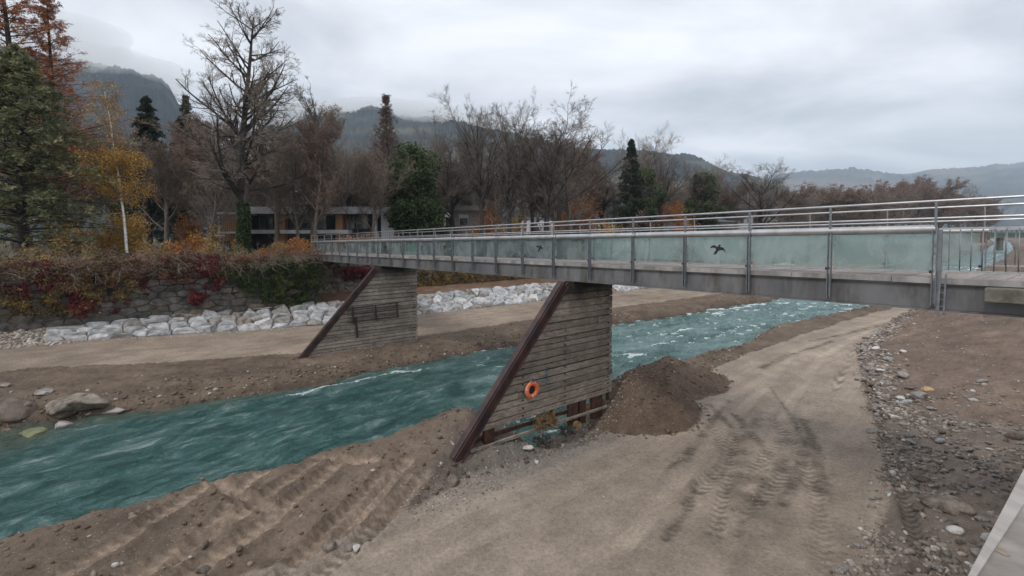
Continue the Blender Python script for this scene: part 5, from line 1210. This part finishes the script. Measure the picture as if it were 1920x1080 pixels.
# shrubs in the park and on the wall
S_ = [('shrub', 'golden-yellow bush at the far left edge of the wall top', 28, 37, 462, 70, 'yellow', 3500, .09),
 ('shrub', 'olive and rust bush below the cedar', 75, 38, 452, 80, 'mixed', 4500, .09),
 ('shrub', 'green-brown bush right below the cedar', 128, 38, 448, 80, 'mixed', 4500, .09),
 ('shrub', 'dark brown bush at the left of the birch foot', 182, 40, 452, 80, 'redbrown', 4500, .09),
 ('shrub', 'yellow autumn bush behind the birch trunk', 215, 46, 335, 110, 'yellow', 11000, .11),
 ('shrub', 'orange bush beside the left of the birch', 170, 45, 410, 70, 'orange', 3500, .1),
 ('shrub', 'yellow-green bush right of the birch', 288, 44, 438, 60, 'yellow', 3200, .1),
 ('shrub', 'bright orange rounded bush right of the birch', 338, 45, 441, 62, 'orange', 5200, .09),
 ('shrub', 'orange-yellow small tree between brown trunks', 350, 56, 375, 50, 'orange', 4500, .12),
 ('shrub', 'yellow-leaved shrub left of the white building', 405, 50, 395, 60, 'yellow', 1500, .12),
 ('shrub', 'yellowish bush on the wall crest under the cedar trunk', 95, 35.5, 470, 60, 'yellow', 2200, .08),
 ('shrub', 'ginger bush on the wall crest left of the birch foot', 205, 37.5, 474, 60, 'orange', 2400, .08),
 ('shrub', 'tawny bush on the wall crest right of the birch foot', 268, 39.5, 468, 64, 'mixed', 2600, .08),
 ('shrub', 'ginger and green bush on the wall crest below the orange bush', 315, 40.5, 474, 60, 'orange', 2200, .08),
 ('shrub', 'reddish bush on the wall crest left of the ivy-wrapped trunk', 405, 42.5, 472, 66, 'redbrown', 2600, .08),
 ('shrub', 'rust-red spreading shrub at the left end of the footbridge', 540, 45, 444, 78, 'orange', 6500, .085),
 ('shrub', 'brown bush behind the left end of the footbridge', 480, 45, 470, 70, 'mixed', 2600, .09),
 ('shrub', 'orange-brown shrub behind the far rails before the building', 672, 52, 424, 90, 'orange', 4000, .1),
 ('shrub', 'brown shrub behind the far rails right of the building', 730, 56, 425, 70, 'brown', 2600, .1),
 ('shrub', 'orange leafy tree before the grey building', 905, 74, 360, 70, 'orange', 5000, .16),
 ('shrub', 'yellow-orange tree right of the grey building', 950, 76, 370, 60, 'yellow', 4200, .15),
 ('shrub', 'large tawny bush below the leaning leafless tree', 1085, 86, 345, 100, 'orange', 8000, .17),
 ('shrub', 'yellow-brown bush left of the spruce', 1140, 92, 395, 60, 'yellow', 2600, .16),
 ('shrub', 'rust-orange pointed shrub between the spruce and the ivy-covered tree', 1262, 100, 348, 62, 'orange', 6500, .17),
 ('shrub', 'brown hedge patch under the spruce', 1195, 92, 395, 70, 'brown', 3500, .16),
 ('shrub', 'brown thicket left of the squat dark tree', 1370, 112, 395, 70, 'brown', 3500, .18),
 ('shrub', 'brown thicket below the squat dark tree', 1440, 118, 392, 80, 'brown', 3500, .18),
 ('shrub', 'brown thicket at the foot of the fan-shaped tree', 1010, 82, 385, 90, 'brown', 4500, .16),
 ('shrub', 'brown thicket behind the ivy-green tree', 840, 88, 385, 80, 'brown', 3500, .16)]
for i, (nm, lb_, px, Y, yt, wpx, lm, n, sz) in enumerate(S_):
    bush_px(nm, lb_, 'shrub', px, Y, yt, wpx, lm, int(n * .75), sz * 1.08, 300 + i, bias=0)
# undergrowth massed on the wall top and hanging creepers
def band(name, label, R0, R1, Bc, zc, dB, dz, n, leafm, size, seed, th=-.1, cat='undergrowth', fall=0):
    r = np.random.default_rng(seed); R = r.uniform(R0, R1, n); B = Bc + dB * (r.random(n) - .5); z = zc + dz * r.random(n) ** 1.6 * (.6 + .6 * vnoise(R * .8, R * 0, seed))
    k = fbm(R * .6, z * .8 + B * .3, 3, seed) > th; R, B, z = R[k], B[k], z[k]
    C = np.stack([B * DX + R * RX, B * DY + R * RY, z], -1); v, f = leaves(C, size, r, jitter=size * .6)
    t = np.clip(.45 + fbm(R * 1.1, z * 1.3 + B * .5, 4, seed + 2) * 1.1 + r.normal(0, .08, len(C)), 0, 1)
    return tag(link(name, npmesh(name, v, f, M[leafm], attr=np.repeat(t, 4))), label, cat, None, 'stuff')
band('undergrowth', 'reddish undergrowth massed along the top of the left wall', -14, 13.5, 45.2, 5.8, 2.6, 1.7, 14000, 'redbrown', .08, 1, .0)
band('undergrowth', 'olive and brown undergrowth on the left wall top', -14, 13, 46, 6.0, 4, 1.9, 16000, 'mixed', .085, 2, -.05)
band('undergrowth', 'dead leaves and grass behind the left wall', -14, 16, 49.5, 6.2, 6, .8, 9000, 'olive', .09, 3, -.1)
band('undergrowth', 'brown undergrowth above the wall beyond the bridge', 17.5, 95, 50, 5.9, 3, 1.5, 22000, 'redbrown', .12, 4, -.3)
band('undergrowth', 'olive tangle above the wall beyond the bridge', 17.5, 95, 50.6, 6.0, 3, 1.3, 12000, 'mixed', .12, 5, -.1)
def brambles(name, label, R0, R1, Bc, zc, n, L, mat, seed, out_=.35):
    r = np.random.default_rng(seed); R = r.uniform(R0, R1, n); B = Bc + r.normal(0, .5, n); st = np.stack([B * DX + R * RX, B * DY + R * RY, np.full(n, zc) + r.normal(0, .1, n)], -1)
    d = unit(np.stack([r.normal(0, .6, n) - DX * out_, r.normal(0, .6, n) - DY * out_, np.ones(n)], -1)); P1 = grow(st, d, L * r.uniform(.5, 1.3, n), 7, .14, -.16, r)
    p, dd, l, c, _ = spawn(P1, np.full(n, .01), 5, .2, 1, 45, .4, np.full(n, L), r); P2 = grow(p, dd, l, 3, .15, -.05, r)
    return tag(link(name, npmesh(name, *join(tubes(P1, np.full(n, .014), np.full(n, .006), 3), tubes(P2, l * 0 + .007, l * 0 + .004, 3)), M[mat])), label, 'undergrowth', None, 'stuff')
brambles('bramble_stems', 'pale bramble stems arching over the left wall', -13, 13, 44.9, 5.9, 480, 1.9, 'bark_pale', 5)
brambles('bramble_stems', 'brown bramble stems beyond the bridge', 17.5, 90, 49.6, 5.8, 380, 1.8, 'bark_pale', 6)
brambles('dry_weeds', 'tall dry weeds in the park behind the left wall', -14, 14, 48, 6.2, 450, 1.5, 'bark_pale', 7, 0)
def creeper(label, segs, leafm, n, size, seed, Bf=44.42, name='creeper', taper=.5):
    """hangs down a wall face; segs = (R, top z, bottom z, width)"""
    r = np.random.default_rng(seed); CR, CZ_ = [], []
    for R0, zt_, zb_, wd in segs:
        m_ = int(n / len(segs)); u = r.random(m_); z = zt_ - (zt_ - zb_) * u ** 1.25; R = R0 + r.normal(0, 1, m_) * wd * .5 * (1 - taper * u) + .25 * np.sin(z * 2 + R0); CR.append(R); CZ_.append(z)
    R = np.concatenate(CR); z = np.concatenate(CZ_); k = fbm(R * 1.6, z * 1.6, 3, seed) > -.22; R, z = R[k], z[k]; B = Bf - np.abs(r.normal(0, .14, len(R)))
    C = np.stack([B * DX + R * RX, B * DY + R * RY, z], -1); v, f = leaves(C, size, r, jitter=.04)
    t = np.clip(.45 + fbm(R * 1.6, z * 1.6, 4, seed) * 1.0 + r.normal(0, .08, len(C)), 0, 1)
    return tag(link(name, npmesh(name, v, f, M[leafm], attr=np.repeat(t, 4))), label, 'creeper')
def wr(px, py, B=44.4): return on_B(px, py, B)
def cr(lab, pxs, leafm, n, size, seed, B=44.42):
    segs = []
    for px, y0, y1, wpx in pxs:
        R0, z0 = on_B(px, y0, B); _, z1 = on_B(px, y1, B); Ra, _ = on_B(px - wpx / 2, y0, B); Rb, _ = on_B(px + wpx / 2, y0, B); segs.append((R0, z0, z1, Rb - Ra))
    return creeper(lab, segs, leafm, n, size, seed, B - .1)
cr('crimson creeper hanging down the wall near the picture left', [(58, 492, 560, 40), (80, 500, 545, 50)], 'red', 3200, .08, 1)
cr('crimson creeper patch low on the wall below the birch', [(168, 560, 592, 34), (150, 545, 585, 30)], 'red', 2000, .08, 2)
cr('narrow scarlet creeper strand on the wall', [(274, 500, 555, 14), (221, 565, 585, 14)], 'red', 1400, .08, 3)
cr('bright crimson creeper spilling down the wall right of the birch', [(385, 480, 565, 34), (372, 530, 572, 20), (400, 478, 540, 30)], 'red', 5200, .08, 4)
cr('reddish creeper along the wall crest', [(330, 478, 530, 60), (300, 482, 520, 60), (440, 480, 525, 60), (250, 488, 520, 60), (200, 490, 540, 60), (130, 495, 550, 60), (30, 495, 560, 60)], 'redbrown', 12000, .085, 5)
cr('brown bramble curtain on the left half of the wall', [(20, 500, 590, 70), (90, 500, 580, 70), (150, 500, 585, 80), (210, 505, 560, 60), (110, 540, 590, 90)], 'mixed', 14000, .085, 6)
cr('green ivy curtain on the wall corner beside the bridge', [(548, 486, 575, 60), (575, 490, 570, 40), (520, 490, 560, 60), (560, 520, 575, 50)], 'ivy', 13000, .09, 7)
cr('olive ivy on the wall left of the corner', [(480, 492, 555, 70), (440, 500, 540, 50), (500, 500, 565, 50)], 'ivy', 5000, .085, 8)
cr('red and orange creeper on the wall behind the far strut', [(690, 503, 535, 44), (660, 500, 525, 40)], 'red', 2600, .09, 9, 49.0)
cr('dry brown creeper on the wall beyond the far pier', [(820, 508, 548, 70), (880, 508, 545, 80), (950, 510, 535, 80), (790, 505, 560, 60)], 'mixed', 9000, .1, 10, 49.0)
# yellow tuft in the ivy
bush_px('shrub', 'small yellow-leaved tuft at the bridge corner above the ivy', 'shrub', 548, 43.2, 485, 40, 'yellow', 1100, .08, 77, zb=5.4)

# ---------------------------------------------------------------- buildings
def bbox(parent, name, mat, px0, px1, y0, y1, Y, depth, proud=0):
    a_ = on_Y(px0, y1, Y); c_ = on_Y(px1, y0, Y); m = MB()
    m.frame((a_.x - parent.location.x, Y - proud - parent.location.y, a_.z - parent.location.z), (c_.x - a_.x, 0, 0), (0, depth, 0), (0, 0, c_.z - a_.z)); return m.build(name, M[mat], parent)
Yb = 63
bd = empty('park_building', (on_Y(600, 440, Yb).x, Yb, 6.3)); tag(bd, 'low modern building with white roof slabs and orange timber panels behind the trees', 'building')
bbox(bd, 'wall', 'dark_wall', 470, 720, 396, 475, Yb + 1.2, 8)
bbox(bd, 'roof_slab', 'white_render', 466, 715, 388, 401, Yb, 10, .6)
bbox(bd, 'balcony_slab', 'white_render', 470, 655, 431, 438, Yb, 2.2, .4)
bbox(bd, 'upper_storey', 'dark_wall', 548, 700, 360, 388, Yb + 3, 6)
bbox(bd, 'roof', 'roofmetal', 540, 712, 356, 360, Yb + 2.5, 7)
for x0, x1 in ((514, 534), (629, 642)):
    bbox(bd, 'timber_panel', 'cladding', x0, x1, 401, 431, Yb + .1, .9); bbox(bd, 'timber_panel', 'cladding', x0, x1, 438, 472, Yb + .1, .9)
for x0, x1 in ((486, 498), (500, 513), (536, 545), (547, 562), (564, 580), (596, 612), (645, 665), (668, 690)):
    f_ = bbox(bd, 'window', 'post', x0, x1, 403, 429, Yb + 1.1, .1); bbox(bd, 'pane', 'pane', x0 + 1, x1 - 1, 404.2, 428, Yb + 1.0, .05).parent = f_
for x0, x1 in ((540, 560), (566, 590), (600, 625)):
    f_ = bbox(bd, 'window', 'post', x0, x1, 440, 462, Yb + 1.1, .1); bbox(bd, 'pane', 'pane', x0 + 1, x1 - 1, 441, 461, Yb + 1.0, .05).parent = f_
bbox(bd, 'end_wall', 'white_render', 715, 738, 388, 470, Yb + .4, 8); bbox(bd, 'pillar', 'white_render', 700, 706, 401, 470, Yb + .4, .5)
bw2 = empty('garden_pavilion', (on_Y(430, 440, 60).x, 60, 6.3)); tag(bw2, 'small wing with timber slats and a pale balcony left of the ivy-wrapped trunk', 'building')
bbox(bw2, 'wall', 'dark_wall', 414, 444, 402, 470, 60, 5); bbox(bw2, 'roof', 'white_render', 410, 450, 398, 402, 60, 6, .4); bbox(bw2, 'balcony', 'white_render', 412, 450, 434, 438, 60, 1, .6)
for i in range(7): bbox(bw2, 'slat', 'cladding', 416 + i * 4, 418.5 + i * 4, 404, 433, 60, .1, .12)
for i in range(7): bbox(bw2, 'slat', 'cladding', 416 + i * 4, 418.5 + i * 4, 439, 452, 60, .1, .12)
gb = empty('grey_building', (on_Y(870, 440, 88).x, 88, 6.3)); tag(gb, 'plain grey building with one window seen between the trunks right of the ivy-green tree', 'building')
bbox(gb, 'wall', 'grey_render', 846, 905, 395, 440, 88, 8); bbox(gb, 'roof', 'grey_render', 836, 910, 386, 395, 88, 9, .8); bbox(gb, 'recess', 'dark_wall', 836, 847, 408, 440, 88.2, 6)
f_ = bbox(gb, 'window', 'white_render', 861, 878, 402, 423, 88, .1, .08); bbox(gb, 'pane', 'pane', 862, 877, 409, 422, 88, .05, .14).parent = f_
sh_ = empty('shed', (on_Y(1330, 440, 112).x, 112, 5.5)); tag(sh_, 'low shed with a blue-grey pitched roof behind the rails', 'shed')
bbox(sh_, 'wall', 'grey_render', 1318, 1378, 414, 450, 112, 10)
a_, c_, e_ = on_Y(1312, 416, 111.5), on_Y(1338, 409, 111.5), on_Y(1384, 416, 111.5); m = MB(); m.prism([a_ - sh_.location, e_ - sh_.location, c_ - sh_.location], (0, 9, 0)); m.build('roof', M['roofmetal'], sh_)
hs = empty('white_house', (on_Y(1400, 440, 130).x, 130, 5.5)); tag(hs, 'white house glimpsed behind the squat dark tree', 'house')
bbox(hs, 'wall', 'white_render', 1382, 1412, 403, 450, 130, 8); bbox(hs, 'roof', 'roofmetal', 1378, 1416, 400, 404, 130, 9, .5)
for x in (1388, 1400): bbox(hs, 'window', 'pane', x, x + 6, 408, 418, 130, .1, .1)
fh = empty('white_house', (on_Y(1010, 440, 180).x, 180, 5.5)); tag(fh, 'white low house far behind the fan-shaped tree', 'house')
bbox(fh, 'wall', 'white_render', 975, 1050, 411, 445, 180, 10); bbox(fh, 'roof', 'roofmetal', 972, 1054, 407, 411, 180, 11, .5)
# far green bridge and brown hut upstream
db_ = empty('road_bridge', (on_Y(1890, 440, 240).x, 240, 7)); tag(db_, 'distant dark green girder bridge seen through the right balusters', 'bridge')
bbox(db_, 'girder', 'green_steel', 1838, 1990, 436, 443, 240, 3); bbox(db_, 'deck', 'mossy', 1836, 1992, 443, 446, 240, 4, .4)
for i in range(16): bbox(db_, 'rail_post', 'green_steel', 1840 + i * 9.5, 1841 + i * 9.5, 430, 436, 240, .2)
bbox(db_, 'rail', 'green_steel', 1838, 1990, 429, 430.5, 240, .2); bbox(db_, 'pier', 'mossy', 1874, 1882, 446, 470, 240.5, 2)
ht = empty('hut', (on_Y(1838, 440, 215).x, 215, 4)); tag(ht, 'brown timber hut at the end of the distant green bridge', 'hut')
bbox(ht, 'wall', 'brown_hut', 1826, 1852, 442, 456, 215, 5); bbox(ht, 'roof', 'brown_hut', 1823, 1856, 438, 442, 215, 6, .5)
# info post and path bench beyond the wall
b_ = empty('notice_board', on_Y(404, 462, 52)); tag(b_, 'dark notice board with a white sheet left of the ivy-wrapped trunk', 'sign')
bbox(b_, 'board', 'dark_wall', 396, 416, 446, 466, 52, .1); bbox(b_, 'sheet', 'white_render', 401, 405, 452, 461, 52, .02, .03); bbox(b_, 'post', 'post', 394, 396, 442, 472, 52, .1); bbox(b_, 'post', 'post', 416, 418, 442, 472, 52, .1); bbox(b_, 'top_rail', 'white_render', 392, 420, 440, 443, 52, .15)

# ---------------------------------------------------------------- air
m, t, b = newmat('haze'); t.nodes.remove(b); pv = nd(t, 'ShaderNodeVolumePrincipled'); pv.inputs['Color'].default_value = (.74, .86, 1, 1); pv.inputs['Density'].default_value = .00015; pv.inputs['Anisotropy'].default_value = .2
t.links.new(pv.outputs[0], [n for n in t.nodes if n.type == 'OUTPUT_MATERIAL'][0].inputs['Volume'])
mb = MB(); mb.frame((-7000, -400, -4), (17000, 0, 0), (0, 7800, 0), (0, 0, 1090)); hz_ = mb.build('haze', m); tag(hz_, kind='stuff', label='thin grey valley haze', cat='haze')

m, t, b = newmat('cloud_vapour'); t.nodes.remove(b); pv = nd(t, 'ShaderNodeVolumePrincipled'); pv.inputs['Color'].default_value = (1, 1, 1, 1); pv.inputs['Density'].default_value = .006; pv.inputs['Anisotropy'].default_value = .3
t.links.new(pv.outputs[0], [n for n in t.nodes if n.type == 'OUTPUT_MATERIAL'][0].inputs['Volume'])
for k, (px, py, Y, rx, ry, rz_, lab) in enumerate([(235, 138, 1280, 170, 140, 46, 'low cloud capping the dark hill behind the birch'), (60, 70, 1400, 240, 150, 70, 'low cloud on the hidden left summit'),
        (680, 216, 1850, 320, 220, 60, 'low cloud on the ridge above the white building'), (840, 232, 1850, 270, 200, 40, 'low cloud trailing right along the ridge'), (540, 218, 1850, 250, 200, 60, 'low cloud at the left end of the ridge')]):
    p = on_Y(px, py, Y); v, f = rock_vf(I4, (rx, ry, rz_), 400 + k, .35); o = link('low_cloud', npmesh('low_cloud', v, f, m, True)); o.location = p; tag(o, lab, 'cloud')
